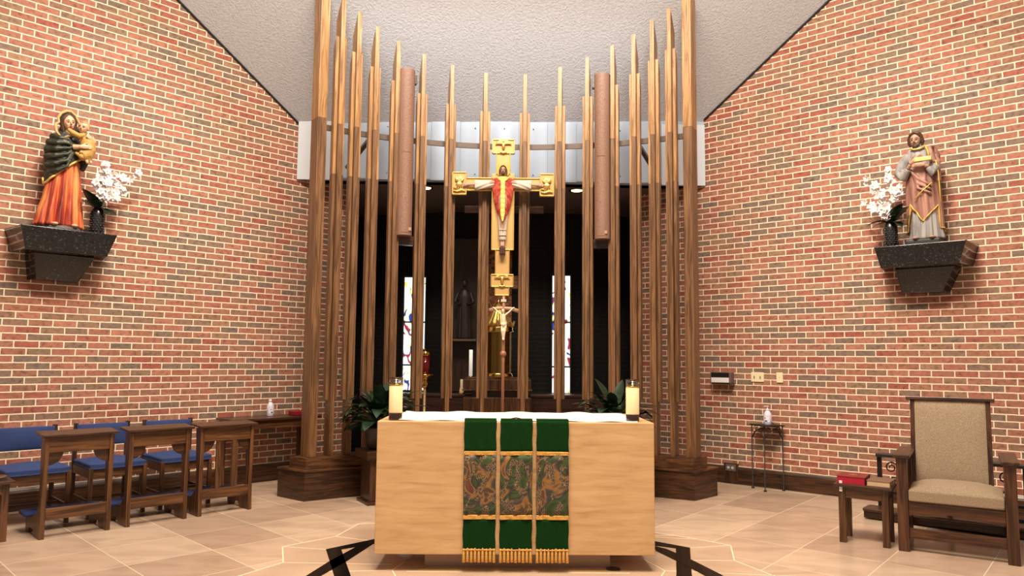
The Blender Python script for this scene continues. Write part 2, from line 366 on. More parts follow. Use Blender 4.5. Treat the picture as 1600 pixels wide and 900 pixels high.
# soffit and niche ---------------------------------------------------------------
pl, pr = L_(5.2, 0), R_(-4.9, 0)
sof = [fl-fn*0+Vector((-.3, .25, 0)), fr+Vector((.3, .25, 0)), Vector((2.6, 11.4, 0)), Vector((-3.2, 11.4, 0))]
sof = [(fl.x-.1, fl.y+.1), (fr.x+.1, fr.y+.1), (2.8, 9.4), (2.8, 11.6), (-3.2, 11.6), (-3.2, 9.4)]
struct(MB().prism(sof, 'z', 3.62, 3.8).build('soffit', soffit_m))
g = MB()
arc = []
for i in range(13):
    t = i/12; X = -2.45+t*4.65; arc.append((X, 10.62+.45*((X+.15)/2.3)**2*1.0))
outer = [(p[0], p[1]+.25) for p in arc[::-1]]
g.prism(arc+outer, 'z', 0, 3.62)
struct(g.build('wall_back', brickNShade))
for nm, p, end in (('wall_niche_left', pl, (-2.45, 11.07)), ('wall_niche_right', pr, (2.2, 11.09))):
    s = -1 if p.x < 0 else 1
    o = MB().prism([(p.x, p.y), (p.x+s*.25, p.y+.02), (end[0]+s*.25, end[1]+.2), (end[0], end[1]+.1)], 'z', 0, 3.62).build(nm, brick_mat('brick_return_shaded', .0, .28)); struct(o)  # return brick darkened, shade inside the niche painted into it
# recessed lights in the soffit
lampm = MAT('lamp_glow', (1, .8, .5), .5, emit=(1, .82, .42), estr=5)
for i, (px, py, lab) in enumerate(((.81, 9.18, 'right'), (-1.14, 9.12, 'left'))):
    t = empty('recessed_light', (px, py, 3.62), 0, 'warm round recessed light in the dark soffit %s of the crucifix' % lab, 'light', 'recessed soffit lights')
    MB().lathe([(.0, -.006), (.075, -.006), (.085, -.012), (.10, -.012), (.10, 0)], n=28).build('trim_ring', brass, t)
    MB().lathe([(.0, -.014), (.07, -.012), (.072, -.008)], n=24).build('lens', lampm, t)
# narrow stained glass windows
def glass_mat(name, seed):
    m = MAT(name, (0, 0, 0), .4); nt = m.node_tree; b = nt.nodes['Principled BSDF']; L = nt.links.new
    tc = nt.nodes.new('ShaderNodeTexCoord'); mp = nt.nodes.new('ShaderNodeMapping'); mp.inputs['Location'].default_value = (seed, seed, seed); mp.inputs['Scale'].default_value = (1.6, 1.6, 1)
    L(tc.outputs['Object'], mp.inputs['Vector'])
    n = nt.nodes.new('ShaderNodeTexNoise'); n.inputs['Scale'].default_value = 5.5; n.inputs['Detail'].default_value = 0; n.inputs['Distortion'].default_value = 1.2
    L(mp.outputs[0], n.inputs['Vector'])
    W = (1, 1, .97)
    r = ramp(nt, [(0, (.02, .05, .30)), (.27, (.9, .62, .02)), (.31, W), (.64, (.95, .75, .05)), (.69, (.03, .08, .5)), (.72, (.35, .02, .05))], 'CONSTANT')
    L(n.outputs['Fac'], r.inputs[0]); L(r.outputs[0], b.inputs['Emission Color']); b.inputs['Emission Strength'].default_value = 1.15
    return m
for i, (xa, xb, Y, za, zb, sd) in enumerate(((-1.61, -1.30, 10.75, .97, 2.63, 3.1), (.58, .84, 10.72, .95, 2.67, 7.7))):
    g = MB(); t = .022
    g.box(xa-t, xa, Y-.12, Y, za-t, zb+t).box(xb, xb+t, Y-.12, Y, za-t, zb+t).box(xa, xb, Y-.12, Y, zb, zb+t).box(xa, xb, Y-.12, Y, za-t, za)
    for f in (.22, .60): g.box(xa, xb, Y-.10, Y-.06, za+(zb-za)*f-.01, za+(zb-za)*f+.012)
    fr_ = struct(g.build('window_%d' % (i+1), black))
    MB().box(xa, xb, Y-.085, Y-.075, za, zb).build('pane', glass_mat('stained_glass_%d' % i, sd), fr_)

# baseboards ---------------------------------------------------------------
def baseboard(name, F, th, segs):
    g = MB()
    for a, b in segs: g.prism([(0, 0), (-.028, 0), (-.028, .165), (-.02, .185), (-.012, .2), (0, .2)], 'x', a, b)
    o = g.build(name, DD['x']); o.location = F(0, 0); o.rotation_euler.z = th; struct(o)
baseboard('baseboard_left', L_, THL, [(-2.5, 5.15)]); baseboard('baseboard_right', R_, THR, [(-3.49, 2.5), (-4.8, -3.66)])

# ------------------------------------------------------------------ timber screen on its curved base
O = Vector((.065, 4.62, 0))
def pol(a, r, z=0): a = R(a); return Vector((O.x-r*sin(a), O.y+r*cos(a), z))
def arcpts(r, a0, a1, n): return [pol(a0+(a1-a0)*i/n, r) for i in range(n+1)]
def arcslab(mb, r0, a0, a1, r1, b0, b1, z0, z1, n=30):
    A = arcpts(r0, a0, a1, n); B = arcpts(r1, b0, b1, n)
    def ring(z): return [Vector((p.x, p.y, z)) for p in A], [Vector((p.x, p.y, z)) for p in B]
    a_, b_ = ring(z0); c_, d_ = ring(z1)
    V = [[mb.bm.verts.new(p) for p in l] for l in (a_, b_, c_, d_)]
    for i in range(n):
        mb.bm.faces.new((V[0][i], V[0][i+1], V[2][i+1], V[2][i])); mb.bm.faces.new((V[1][i], V[3][i], V[3][i+1], V[1][i+1]))
        mb.bm.faces.new((V[2][i], V[2][i+1], V[3][i+1], V[3][i])); mb.bm.faces.new((V[0][i], V[1][i], V[1][i+1], V[0][i+1]))
    for e in (0, n): mb.bm.faces.new((V[0][e], V[2][e], V[3][e], V[1][e]))
base = empty('curved_plinth', pol(3, 3.6), 0, 'low curved dark oak plinth that carries the screen of upright timbers', 'plinth')
def inpar(o, par): o.parent = par; o.matrix_parent_inverse = Matrix.Translation(-Vector(par.location)); return o
g = MB(); arcslab(g, 3.43, 38.3, -31.9, 3.866, 39.9, -33.5, 0, .285); inpar(g.build('plinth_box', DD['h']), base)
g = MB(); arcslab(g, 3.415, 38.5, -32.1, 3.87, 40.1, -33.7, .285, .305); inpar(g.build('plinth_lid', DK['h'], bevel=.004), base)
g = MB(); arcslab(g, 3.46, 37.9, -31.5, 3.74, 38.9, -32.5, .305, .42); inpar(g.build('curb', DK['h'], bevel=.003), base)

def bevbox(x0, x1, y0, y1, z0, z1, drop):   # board with a top that falls towards the back
    return MB().hexa([(x0, y0, z0), (x1, y0, z0), (x1, y1, z0), (x0, y1, z0)], [(x0, y0, z1), (x1, y0, z1), (x1, y1, z1-drop), (x0, y1, z1-drop)])
TZ, TS = 3.922, 3.384
angs = [33.4, 30.4, 27.05, 23.1, 18.3, 12.95, 6.58, -.84, -7.41, -12.53, -17.26, -21.2, -24.63, -27.75]
tops = [5.35, 5.22, 5.10, 4.985, 4.88, 4.795, 4.733, 4.725, 4.805, 4.90, 5.01, 5.11, 5.24, 5.33]
pos = ['next to the left end post', 'second from the left end post', 'third from the left end post', 'just left of the left loudspeaker', 'just right of the left loudspeaker', 'between left loudspeaker and crucifix', 'just left of the crucifix shaft',
       'just right of the crucifix shaft', 'between crucifix and right loudspeaker', 'just left of the right loudspeaker', 'just right of the right loudspeaker', 'third from the right end post', 'second from the right end post', 'next to the right end post']
for a, t, ps in zip(angs, tops, pos):
    e = empty('screen_fin', pol(a, 3.5, .42), R(a), 'upright oak fin of three boards, '+ps, 'timber fin', 'upright oak fins of the screen')
    z = lambda v: v-.42
    MB().box(-.0235, .0235, 0, .17, 0, z(TZ)).build('main_board', DP['z'], e, bevel=.003)
    bevbox(-.0235, .0235, 0, .17, z(TZ), z(t), .22).build('board_extension', OAK['z'], e, bevel=.003)
    for s in (-1, 1):
        x0, x1 = sorted((s*.0245, s*.060))
        MB().box(x0, x1, .05, .135, z(.99), z(TS)).build('side_board', DP['z'], e, bevel=.003)
        bevbox(x0, x1, .05, .135, z(TS), z(t-.445), .12).build('side_board_extension', OAK['z'], e, bevel=.003)
for a, ps in ((36.7, 'left'), (-30.95, 'right')):
    e = empty('screen_end_post', pol(a, 3.5, .42), R(a), 'thick square oak post closing the %s end of the timber screen' % ps, 'timber post', 'end posts of the screen')
    MB().box(-.05, .05, 0, .19, 0, TZ-.42+.03).build('post', DP['z'], e, bevel=.004)
    MB().box(-.05, .05, 0, .19, TZ-.42+.03, 5.44-.42).build('post_extension', OAK['z'], e, bevel=.004)
g = MB(); arcslab(g, 3.675, 36.5, -30.8, 3.70, 36.5, -30.8, 3.885, 3.945, 40)
o = g.build('curved_rail', MAT('bronze_rail', (.10, .07, .055), .45, .3)); tag(o, 'long curved dark metal rail tying the upright timber fins together', 'rail')
for s, nm in ((1, 'left'), (-1, 'right')):
    a = pol(26 if s > 0 else -20.6, 3.75, 3.93); b = L_(4.9, .35, 3.66) if s > 0 else R_(-4.55, .35, 3.66)
    b = pol(29.5 if s > 0 else -23.5, 4.05, 3.60)
    tag(MB().tube([a+Vector((0, 0, .05)), b], .03, 4).build('diagonal_brace', MAT('brace_grey', (.10, .09, .09), .5)), 'short dark diagonal brace behind the screen at the %s of the fascia' % nm, 'brace', 'diagonal braces')

# loudspeakers
for a, zt, nm in ((21.35, 4.669, 'left'), (-15.3, 4.685, 'right')):
    e = empty('column_loudspeaker', pol(a, 3.52, 2.78), R(a), 'tall slim brown column loudspeaker hung between fins %s of the crucifix' % nm, 'loudspeaker', 'column loudspeakers')
    H = zt-2.78; prof = [(-.088, .08)]+[(-.088*cos(t), -.075*sin(t)) for t in [pi*i/14 for i in range(15)]]+[(.088, .08)]
    g = MB(); g.prism([(x, y) for x, y in prof], 'z', 0, H)
    o = g.build('cabinet', speaker_m, e, bevel=.003)
    sm_ = mixmat('grille_'+nm, [(.4, (.15, .075, .05)), (.6, (.34, .19, .13))], (1, 1, 1), 260, 1, .6, kind='noise', bump=.5)
    prof = [(-.082*cos(t), -.080*sin(t)) for t in [pi*(i+1)/16 for i in range(15)]]
    MB().prism(prof, 'z', .03, H/2+(-.02)).build('grille', sm_, e); MB().prism(prof, 'z', H/2-.015, H-.02).build('grille', sm_, e)
    MB().box(.035, .065, -.075, -.068, .05, .085).build('badge', MAT('badge_'+nm, (.45, .25, .16), .4), e, bevel=.002)
    for z0 in (-.09, H-.12):
        MB().box(-.13, .13, .06, .13, z0, z0+.1).build('bracket', DD['x'], e, bevel=.003)

# ------------------------------------------------------------------ cloth / figure tools
def interp(prof, z):
    if z <= prof[0][0]: return prof[0][1:]
    for a, b in zip(prof, prof[1:]):
        if z <= b[0]:
            t = (z-a[0])/(b[0]-a[0]); t = t*t*(3-2*t)*.5+t*.5
            return [p+(q-p)*t for p, q in zip(a[1:], b[1:])]
    return prof[-1][1:]
def drape(mb, prof, bot, top, folds=9, seed=0, twist=1.2, nt=128, nz=40, sharp=.7):
    """closed garment: prof rows (z,cx,cy,rx,ry,amp); bot/top numbers or functions of angle"""
    rnd = random.Random(seed); ph = [rnd.uniform(0, 6.3) for _ in range(4)]
    fb = bot if callable(bot) else (lambda t: bot); ft = top if callable(top) else (lambda t: top)
    def f(u, v):
        t = 2*pi*u; z = fb(t)+(ft(t)-fb(t))*v
        cx, cy, rx, ry, am = interp(prof, z)
        s = abs(sin(folds/2*t+ph[0]+twist*z*1.5+.5*sin(2*t+ph[1])))**sharp*.65+abs(sin((folds*.5+1.5)/1*t*.5*2+ph[2]-twist*z))**sharp*.35 if False else \
            abs(sin(folds*.5*t+ph[0]+twist*z*1.5+.5*sin(2*t+ph[1])))**sharp
        s2 = .5+.5*sin((folds+4)*t+ph[2]-2*twist*z)
        k = am*(s*.75+s2*.35-.55)
        return (cx+(rx+k)*cos(t), cy+(ry+k)*sin(t), z)
    n2 = nt if folds % 2 == 0 else nt
    g = mb.grid(f, n2, nz, close=True)
    mb.bm.faces.new(g[0][::-1]); mb.bm.faces.new(g[-1])
    return [Vector(v.co) for v in g[0]], [Vector(v.co) for v in g[-1]]
def hand(mb, c, d, side, s=1.0, curl=.4):
    """small hand: palm + four fingers + thumb; d finger direction, side = thumb side"""
    d = Vector(d).normalized(); side = Vector(side); side = (side-d*side.dot(d)).normalized(); n = d.cross(side)
    c = Vector(c); mb.tube([c-d*.03*s, c, c+d*.035*s], [.014*s, .019*s, .018*s], 10, .6)
    for i, L in enumerate((.036, .042, .040, .031)):
        b = c+d*.032*s+side*(.0135-.009*i)*s
        mb.tube([b, b+d*L*.5*s+n*L*.12*curl*s, b+d*L*.85*s+n*L*.5*curl*s], [.0052*s, .0048*s, .0035*s], 8)
    b = c+side*.014*s; mb.tube([b-d*.008*s, b+side*.014*s+d*.014*s, b+side*.016*s+d*.032*s], [.006*s, .0055*s, .004*s], 8)
def head(parent, c, r, skinm, hair, tilt=(0, 0, 0), beard=None, hairfn=None, eye=True):
    e = Matrix.Translation(c) @ Euler(tilt).to_matrix().to_4x4()
    rx, ry, rz = r; T = lambda p: e @ Vector((p[0]*rx, p[1]*ry, p[2]*rz))
    m = MB(); m.ball(T((0, .1, .15)), (rx, ry, rz*.85), tilt, 20); m.ball(T((0, -.12, -.3)), (rx*.74, ry*.8, rz*.66), tilt, 18)
    m.ball(T((0, -.35, -.78)), (rx*.30, ry*.28, rz*.2), tilt, 10)
    m.tube([T((0, -.88, .12)), T((0, -1.16, -.2)), T((0, -1.0, -.28))], [rx*.1, rx*.17, rx*.15], 8)
    for s in (-1, 1):
        m.ball(T((.38*s, -.72, .18)), (rx*.26, ry*.14, rz*.07), tilt, 8); m.ball(T((.42*s, -.62, -.25)), (rx*.24, ry*.22, rz*.2), tilt, 8)
        m.ball(T((.96*s, .05, -.08)), (rx*.1, ry*.18, rz*.2), tilt, 8)
    m.tube([T((0, .1, -.6)), T((0, .2, -1.5))], [rx*.52, rx*.58], 14)
    h = m.build('head', skinm, parent, voxel=rx*.07, sm=1)
    if eye:
        f = MB()
        for s in (-1, 1):
            f.ball(T((.36*s, -.86, .02)), (rx*.17, ry*.07, rz*.055), tilt, 10); f.tube([T((.18*s, -.93, .2)), T((.38*s, -.9, .26)), T((.6*s, -.78, .17))], rx*.035, 6)
        f.build('eyes', hairm, h, smooth=True)
        MB().ball(T((0, -.90, -.50)), (rx*.24, ry*.1, rz*.06), tilt, 10).build('lips', MAT('lip', (.42, .10, .07), .5), h, smooth=True)
    if beard:
        b = MB(); b.ball(T((0, -.42, -.78)), (rx*.62, ry*.52, rz*.38), tilt, 14); b.tube([T((-.32, -.86, -.42)), T((0, -.98, -.36)), T((.32, -.86, -.42))], rx*.08, 6)
        for s in (-1, 1): b.tube([T((.74*s, -.3, -.15)), T((.62*s, -.5, -.55)), T((.3*s, -.6, -.8))], rx*.18, 8)
        b.build('beard', beard, h, voxel=rx*.08, sm=1)
    if hair: 
        k = MB(); hairfn(k, T, rx, ry, rz, tilt); k.build('hair', hair, h, voxel=rx*.08, sm=1)
    return h, T

# ------------------------------------------------------------------ wall shelves
def shelf(F, th, u0, u1, lab, mirror):
    uc = (u0+u1)/2; e = empty('granite_shelf', F(uc, 0, 2.12), th, lab, 'shelf', 'granite statue shelves')
    w = (u1-u0)/2; Z = 2.59-2.12
    MB().hexa([(-w+.05, -.37, Z-.215), (w-.07, -.37, Z-.215), (w+.0, 0, Z-.215), (-w-.0, 0, Z-.215)], [(-w, -.41, Z), (w, -.41, Z), (w+.05, 0, Z), (-w-.05, 0, Z)]).build('slab', granite, e, bevel=.006)
    a, b = (-w+.17, w-.15)
    MB().hexa([(a+.02, -.17, 0.01), (b-.1, -.17, .01), (b-.06, 0, .01), (a-.02, 0, .01)], [(a-.02, -.22, Z-.216), (b+.02, -.22, Z-.216), (b+.05, 0, Z-.216), (a-.05, 0, Z-.216)]).build('corbel', granite, e, bevel=.005)
shelf(L_, THL, 1.453, 2.239, 'black granite shelf on the left brick wall under the mother and child statue', 1)
shelf(R_, THR, -1.864, -1.065, 'black granite shelf on the right brick wall under the statue of a robed man', -1)

# ------------------------------------------------------------------ statue: mother and child (left wall)
st = empty('mother_and_child_statue', L_(1.80, .22, 2.59), THL, 'painted statue of a veiled mother in orange gown holding a child, on left shelf', 'statue')
MB().lathe([(.15, 0), (.155, .01), (.15, .035), (.12, .045)], n=40, fn=lambda t, z: 1+.12*abs(cos(t))**3).build('statue_base', MAT('base_grey', (.10, .08, .075), .6), st, smooth=False)
gown_m = mixmat('orange_gown', [(.32, (.10, .008, .007)), (.44, (.36, .045, .022)), (.54, (.52, .10, .035)), (.68, (.68, .28, .08))], (9, 9, .7), 1.6, 3, .5, dist=.4)
gp = [(.03, -.015, 0, .190, .12, .055), (.12, -.012, 0, .172, .115, .052), (.35, .0, 0, .142, .10, .036), (.58, .01, 0, .118, .09, .018), (.75, .01, 0, .105, .08, .01), (.90, .01, 0, .10, .07, .006), (.96, .01, 0, .045, .04, 0)]
g = MB(); drape(g, gp, .04, .955, 11, 3, .5, 180, 44); g.build('gown', gown_m, st, smooth=True)
for x in (-.075, .085): MB().ball((x, -.115, .05), (.03, .05, .018), None, 12).build('foot', skin, st, smooth=True)
cloak_m = mixmat('dark_green_cloak', [(.35, (.008, .011, .009)), (.58, (.030, .034, .022)), (.72, (.20, .15, .07))], (5, 5, 14), 3, 3, .5, dist=.6)
cpf = [(.42, -.03, .01, .120, .10, .014), (.55, -.02, .01, .138, .108, .018), (.68, -.01, 0, .150, .115, .02), (.78, -.005, 0, .152, .112, .018), (.88, .0, 0, .120, .088, .012), (.95, .005, .005, .075, .06, .006)]
def hemM(t): x = cos(t); return .585+.155*x if sin(t) < 0 else .585+.10*x
g = MB(); lo, hi = drape(g, cpf, lambda t: hemM(t), .95, 9, 8, 1.5, 140, 30)
for ze, xe, zb_ in ((.885, -.120, .86), (.825, -.150, .825), (.755, -.162, .775), (.68, -.160, .72), (.60, -.150, .66), (.53, -.125, .60)):
    g.tube([(-.06, .06, ze-.01), (xe+.01, .02, ze), (xe, -.04, ze), (xe*.62, -.112, (ze+zb_)/2-.01), (-.01, -.135, zb_), (.06, -.130, .79)], [.016, .026, .030, .025, .016, .009], 10, .9)
g.tube([(.10, .05, .85), (.155, .0, .78), (.16, -.03, .68), (.14, -.05, .60)], [.03, .04, .036, .02], 10)
g.build('cloak', cloak_m, st, voxel=.0065, sm=1)
trim_m = MAT('gilt_trim', (.72, .47, .14), .45, .3)
g = MB(); g.tube([v+Vector((v.x*.03, v.y*.03, 0)) for v in lo]+[lo[0]], .010, 8); g.build('cloak_hem', trim_m, st, smooth=True)
def hair_long(k, T, rx, ry, rz, tilt):
    k.ball(T((0, .25, .22)), (rx*1.08, ry*1.0, rz*.9), tilt, 16)
    for s in (-1, 1): k.tube([T((.35*s, -.45, .85)), T((.85*s, -.3, .45)), T((1.0*s, 0, -.2)), T((.85*s, .1, -.9)), T((.7*s, .1, -1.3))], [rx*.2, rx*.28, rx*.3, rx*.3, rx*.2], 10)
hM, T = head(st, (.005, -.045, 1.04), (.056, .060, .078), skin, hairm, (R(4), R(-6), R(6)), None, hair_long)
veil_m = MAT('cream_veil', (.50, .34, .14), .6)
g = MB()
pts = [(-.055, -.10, .865), (-.10, -.075, .93), (-.105, -.06, 1.0), (-.075, -.045, 1.03), (-.082, -.04, 1.075), (-.06, -.04, 1.12), (-.02, -.04, 1.15), (.02, -.04, 1.155), (.06, -.035, 1.125), (.095, -.03, 1.06), (.14, -.03, 1.0), (.165, -.05, .95), (.16, -.07, .90)]
g.tube(pts, [.010, .013, .013, .011, .012, .014, .014, .013, .012, .012, .012, .012, .009], 8)
g.tube([(-.06, -.10, .86), (.0, -.115, .90), (.05, -.11, .95)], [.008, .014, .01], 8)
g.build('veil_edge', veil_m, st, smooth=True)
g = MB(); g.ball((.01, .0, 1.06), (.078, .07, .09), None, 20); g.ball((.035, .015, .96), (.10, .06, .09), None, 16)
g.build('veil', cloak_m, st, voxel=.006, sm=1)
# child
g = MB(); g.tube([(.145, -.11, .92), (.155, -.125, .86), (.155, -.125, .79), (.14, -.13, .74), (.10, -.15, .715)], [.042, .066, .072, .066, .045], 14)
g.tube([(.12, -.14, .93), (.07, -.155, .905), (.02, -.15, .925), (-.02, -.135, .955)], [.022, .026, .026, .016], 10)
for i in range(5): g.tube([(.11+.02*i, -.17+.01*abs(i-2), .90), (.12+.016*i, -.185+.012*abs(i-2), .82), (.08+.022*i, -.18, .74)], .008, 6)
g.tube([(.05, -.14, .745), (.10, -.16, .71), (.17, -.14, .70), (.20, -.10, .73)], [.012, .024, .026, .016], 10)
ch = g.build('child_tunic', MAT('yellow_tunic', (.46, .27, .07), .6), st, voxel=.006, sm=1)
def hair_short(k, T, rx, ry, rz, tilt): k.ball(T((0, .3, .3)), (rx*1.04, ry*.98, rz*.85), tilt, 14); k.ball(T((0, -.2, .8)), (rx*.6, ry*.5, rz*.3), tilt, 10)
hC, T2 = head(ch, (.110, -.130, 1.0), (.049, .050, .056), skin, hairf, (R(6), R(10), R(-35)), None, hair_short, True)
g = MB(); g.tube([(.16, -.13, .70), (.145, -.165, .675), (.15, -.175, .655)], [.016, .014, .011], 8); g.tube([(.19, -.11, .70), (.18, -.15, .68), (.185, -.16, .66)], [.015, .013, .011], 8); g.build('child_legs', skin, ch, smooth=True)
g = MB(); g.tube([(.03, -.15, .79), (.06, -.17, .795), (.085, -.185, .80)], [.026, .022, .016], 10); hand(g, (.105, -.195, .80), (1, -.1, .12), (0, 0, 1), 1.15, -.3)
g.build('right_hand', skin, st, voxel=.0035, sm=1)
g = MB(); g.tube([(.215, -.07, .84), (.205, -.12, .87)], [.022, .015], 8); hand(g, (.185, -.165, .885), (-.75, -.3, .5), (0, 0, 1), 1.1, .3); g.build('left_hand', skin, st, voxel=.0035, sm=1)

# ------------------------------------------------------------------ statue: robed man with plank (right wall)
st = empty('carpenter_saint_statue', R_(-1.44, .22, 2.59), THR, 'painted statue of a bearded robed man holding a short plank, on right shelf', 'statue')
MB().prism([(-.15, -.13), (.15, -.13), (.16, .12), (-.16, .12)], 'z', 0, .05).build('statue_base', MAT('base_black', (.02, .018, .018), .5), st, bevel=.01)
grey_m = mixmat('grey_tunic', [(.3, (.16, .15, .145)), (.7, (.38, .36, .345))], (9, 9, 1.2), 1.8, 3, .6)
gp = [(.05, .02, 0, .150, .105, .022), (.15, .02, 0, .138, .10, .02), (.45, .015, 0, .12, .088, .014), (.75, .01, 0, .118, .08, .01), (.90, -.01, 0, .13, .075, .006), (.98, -.02, 0, .10, .065, .004), (1.01, -.02, 0, .045, .04, 0)]
g = MB(); drape(g, gp, .055, 1.005, 15, 5, .3, 160, 44); g.build('tunic', grey_m, st, smooth=True)
for x in (-.06, .085): MB().ball((x, -.11, .065), (.03, .05, .016), None, 12).build('foot', skin2, st, smooth=True)
mant_m = mixmat('mauve_mantle', [(.3, (.17, .075, .055)), (.5, (.30, .14, .105)), (.72, (.46, .25, .20))], (7, 7, 1.5), 1.7, 3, .5, dist=.4)
def hemJ(t):
    x = cos(t)*.14
    if sin(t) > -.12: return .13
    if x < -.118: return .14
    if x < -.098: return .14+(x+.118)/.02*.28
    if x < .0: return .42-(x+.098)/.098*.19
    if x < .120: return .23+x/.120*.16
    return .16
mp_ = [(.12, .01, .01, .160, .115, .018), (.3, .01, .008, .155, .115, .02), (.55, .0, .005, .150, .112, .02), (.75, -.0, .003, .140, .105, .014), (.80, 0, 0, .134, .10, .01)]
def topJ(t):
    x = cos(t)
    return .80 if (sin(t) < 0 and x < .3) else .80
g = MB(); lo, hi = drape(g, mp_, hemJ, .80, 13, 11, 1.0, 200, 34)
# over viewer-right shoulder and across
g.tube([(.10, .06, .80), (.125, .03, .90), (.10, -.01, .985), (.075, -.06, .97), (.09, -.095, .90), (.115, -.10, .80)], [.045, .036, .028, .030, .034, .028], 12, .8)
g.tube([(.12, .02, .90), (.138, -.03, .82), (.142, -.04, .62)], [.022, .03, .028], 10)
for i in range(3): g.tube([(-.11+.02*i, -.09, .78-.02*i), (-.02, -.125, .66-.05*i), (.09, -.12, .58-.04*i)], [.012, .016, .012], 8)
g.build('mantle', mant_m, st, voxel=.0065, sm=1)
g = MB(); hem = [v+Vector((v.x*.03, v.y*.05, 0)) for v in lo]; g.tube(hem+[hem[0]], .0055, 8)
g.tube([(.05, -.088, .99), (.075, -.115, .92), (.085, -.125, .86)], .007, 8); g.tube([(.14, -.115, .82), (.155, -.10, .70), (.16, -.09, .55), (.165, -.09, .40)], .005, 8)
g.tube([(-.06, -.128, .45), (.02, -.135, .53), (.10, -.125, .60)], .005, 8)
g.build('gold_trim', MAT('yellow_trim', (.78, .52, .08), .45, .2), st, smooth=True)
g = MB()
g.tube([(-.12, 0, .93), (-.165, -.03, .84), (-.185, -.06, .74), (-.155, -.10, .70), (-.10, -.125, .76)], [.045, .052, .062, .055, .03], 14)
g.tube([(.10, -.05, .84), (.125, -.09, .74), (.11, -.12, .70), (.07, -.13, .755)], [.035, .045, .042, .026], 12)
for z in (.72, .76, .80): g.tube([(-.2, -.05, z), (-.20, -.09, z-.03), (-.15, -.13, z-.04)], .012, 8)
g.build('sleeves', grey_m, st, voxel=.0065, sm=1)
g = MB(); g.tube([(-.10, -.13, .77), (-.075, -.15, .80)], .02, 10); hand(g, (-.045, -.165, .83), (.8, 0, .45), (-.2, -.4, 1), 1.35, .5); g.build('right_hand', skin2, st, voxel=.004, sm=1)
g = MB(); g.tube([(.08, -.14, .765), (.05, -.155, .77)], .02, 10); hand(g, (.015, -.165, .785), (-1, 0, .1), (0, 0, 1), 1.35, .5); g.build('left_hand', skin2, st, voxel=.004, sm=1)
MB().box(-.035, .115, -.185, -.15, .815, .855).build('plank', MAT('gilt_plank', (.80, .50, .17), .4, .2), st, bevel=.003)
g = MB(); g.tube([(-.045+.005*i, -.085+.0*i, 0) for i in range(2)], .001, 4) if False else g.tube([(-.09, -.07, .985), (-.05, -.085, .965), (0, -.085, .965), (.04, -.07, .985)], .010, 8); g.build('collar', trim_m, st, smooth=True)
def hair_bob(k, T, rx, ry, rz, tilt):
    k.ball(T((0, .3, .3)), (rx*1.15, ry*1.05, rz*.92), tilt, 16)
    for s in (-1, 1): k.tube([T((0, -.55, 1.0)), T((.65*s, -.55, .8)), T((1.05*s, -.2, .3)), T((1.15*s, 0, -.3)), T((.95*s, .1, -.75))], [rx*.26, rx*.28, rx*.32, rx*.36, rx*.22], 10)
head(st, (-.04, -.035, 1.07), (.054, .06, .078), skin2, hairm, (R(8), 0, R(-8)), hairm, hair_bob)

# ------------------------------------------------------------------ vases of white flowers
blossom = MB()
for i in range(5):
    a = 2*pi*i/5; blossom.leaf((.004*cos(a), .004*sin(a), 0), (cos(a), sin(a), .55), .030, .026, .5, n=5, cup=.3)
blossom = blossom.build('blossom', petal, smooth=True)
MB().ball((0, 0, .008), .0045, n=8).build('blossom_center', MAT('pollen', (.75, .55, .12), .6), blossom, smooth=True)
def vase(name, F, th, u, off, sprays, leaves, lab, first):
    e = empty(name, F(u, off, 2.59), th, lab, 'vase of flowers', 'vases of white flowers on the shelves'); e.scale = (1.2, 1.2, 1.2)
    prof = [(.036, 0), (.045, .006), (.049, .05), (.052, .15), (.050, .19), (.040, .215), (.028, .225), (.030, .235), (.024, .236), (.022, .2)]
    g = MB(); g.lathe(prof, n=32)
    for j in range(9):
        for i in range(12):
            a = 2*pi*(i+.5*(j % 2))/12; g.ball((.0505*cos(a), .0505*sin(a), .022+j*.019), (.006, .006, .007), None, 6)
    g.build('vase', MAT('black_hobnail_glass', (.012, .012, .013), .25, spec=.7), e, smooth=True)
    g = MB(); tips = []
    rnd = random.Random(u*100)
    for sx, sy, sz in sprays:
        p0 = Vector((0, 0, .19)); p3 = Vector((sx, sy, sz)); mid = Vector((sx*.35, sy*.35, .19+(sz-.19)*.65)); pts = [p0, p0.lerp(mid, .5)+Vector((0, 0, .01)), mid, mid.lerp(p3, .55)+Vector((0, 0, .012)), p3]
        g.tube(pts, [.003, .003, .0025, .002, .0015], 6)
        for k in range(7):
            t = .42+.58*k/6; q = pts[2].lerp(p3, (t-.42)/.58) if t > .42 else pts[2]
            tips.append((q+Vector((rnd.uniform(-.028, .028), rnd.uniform(-.03, .01), rnd.uniform(-.02, .02)))))
    g.build('stems', stem_m, e)
    for q in tips:
        b = copy_tree(blossom, e); b.location = q; b.rotation_euler = (R(rnd.uniform(40, 110)), R(rnd.uniform(-40, 40)), R(rnd.uniform(-40, 40))); s = rnd.uniform(.85, 1.3); b.scale = (s, s, s)
    g = MB()
    for (dx, dy, dz, L, W, dr) in leaves: g.leaf((0, 0, .22), (dx, dy, dz), L*1.25, W*1.2, dr)
    g.build('leaves', leafm, e, smooth=True)
vase('flower_vase', L_, THL, 2.108, .22, [(.05, -.03, .60), (.17, -.02, .50), (-.03, -.05, .46), (.09, -.06, .52), (.02, -.05, .38), (.16, -.03, .40), (.10, -.05, .34), (.27, .0, .56)],
     [(-.8, -.75, .9, .20, .08, .5), (-.9, -.75, .35, .16, .07, .3), (.7, -.4, .1, .15, .06, 1.2), (.4, -.8, .1, .12, .06, 1.4), (-.3, -.8, .6, .14, .06, 1.0), (.9, 0, .5, .14, .05, .8)],
     'black studded vase of white blossoms beside the mother and child statue', True)
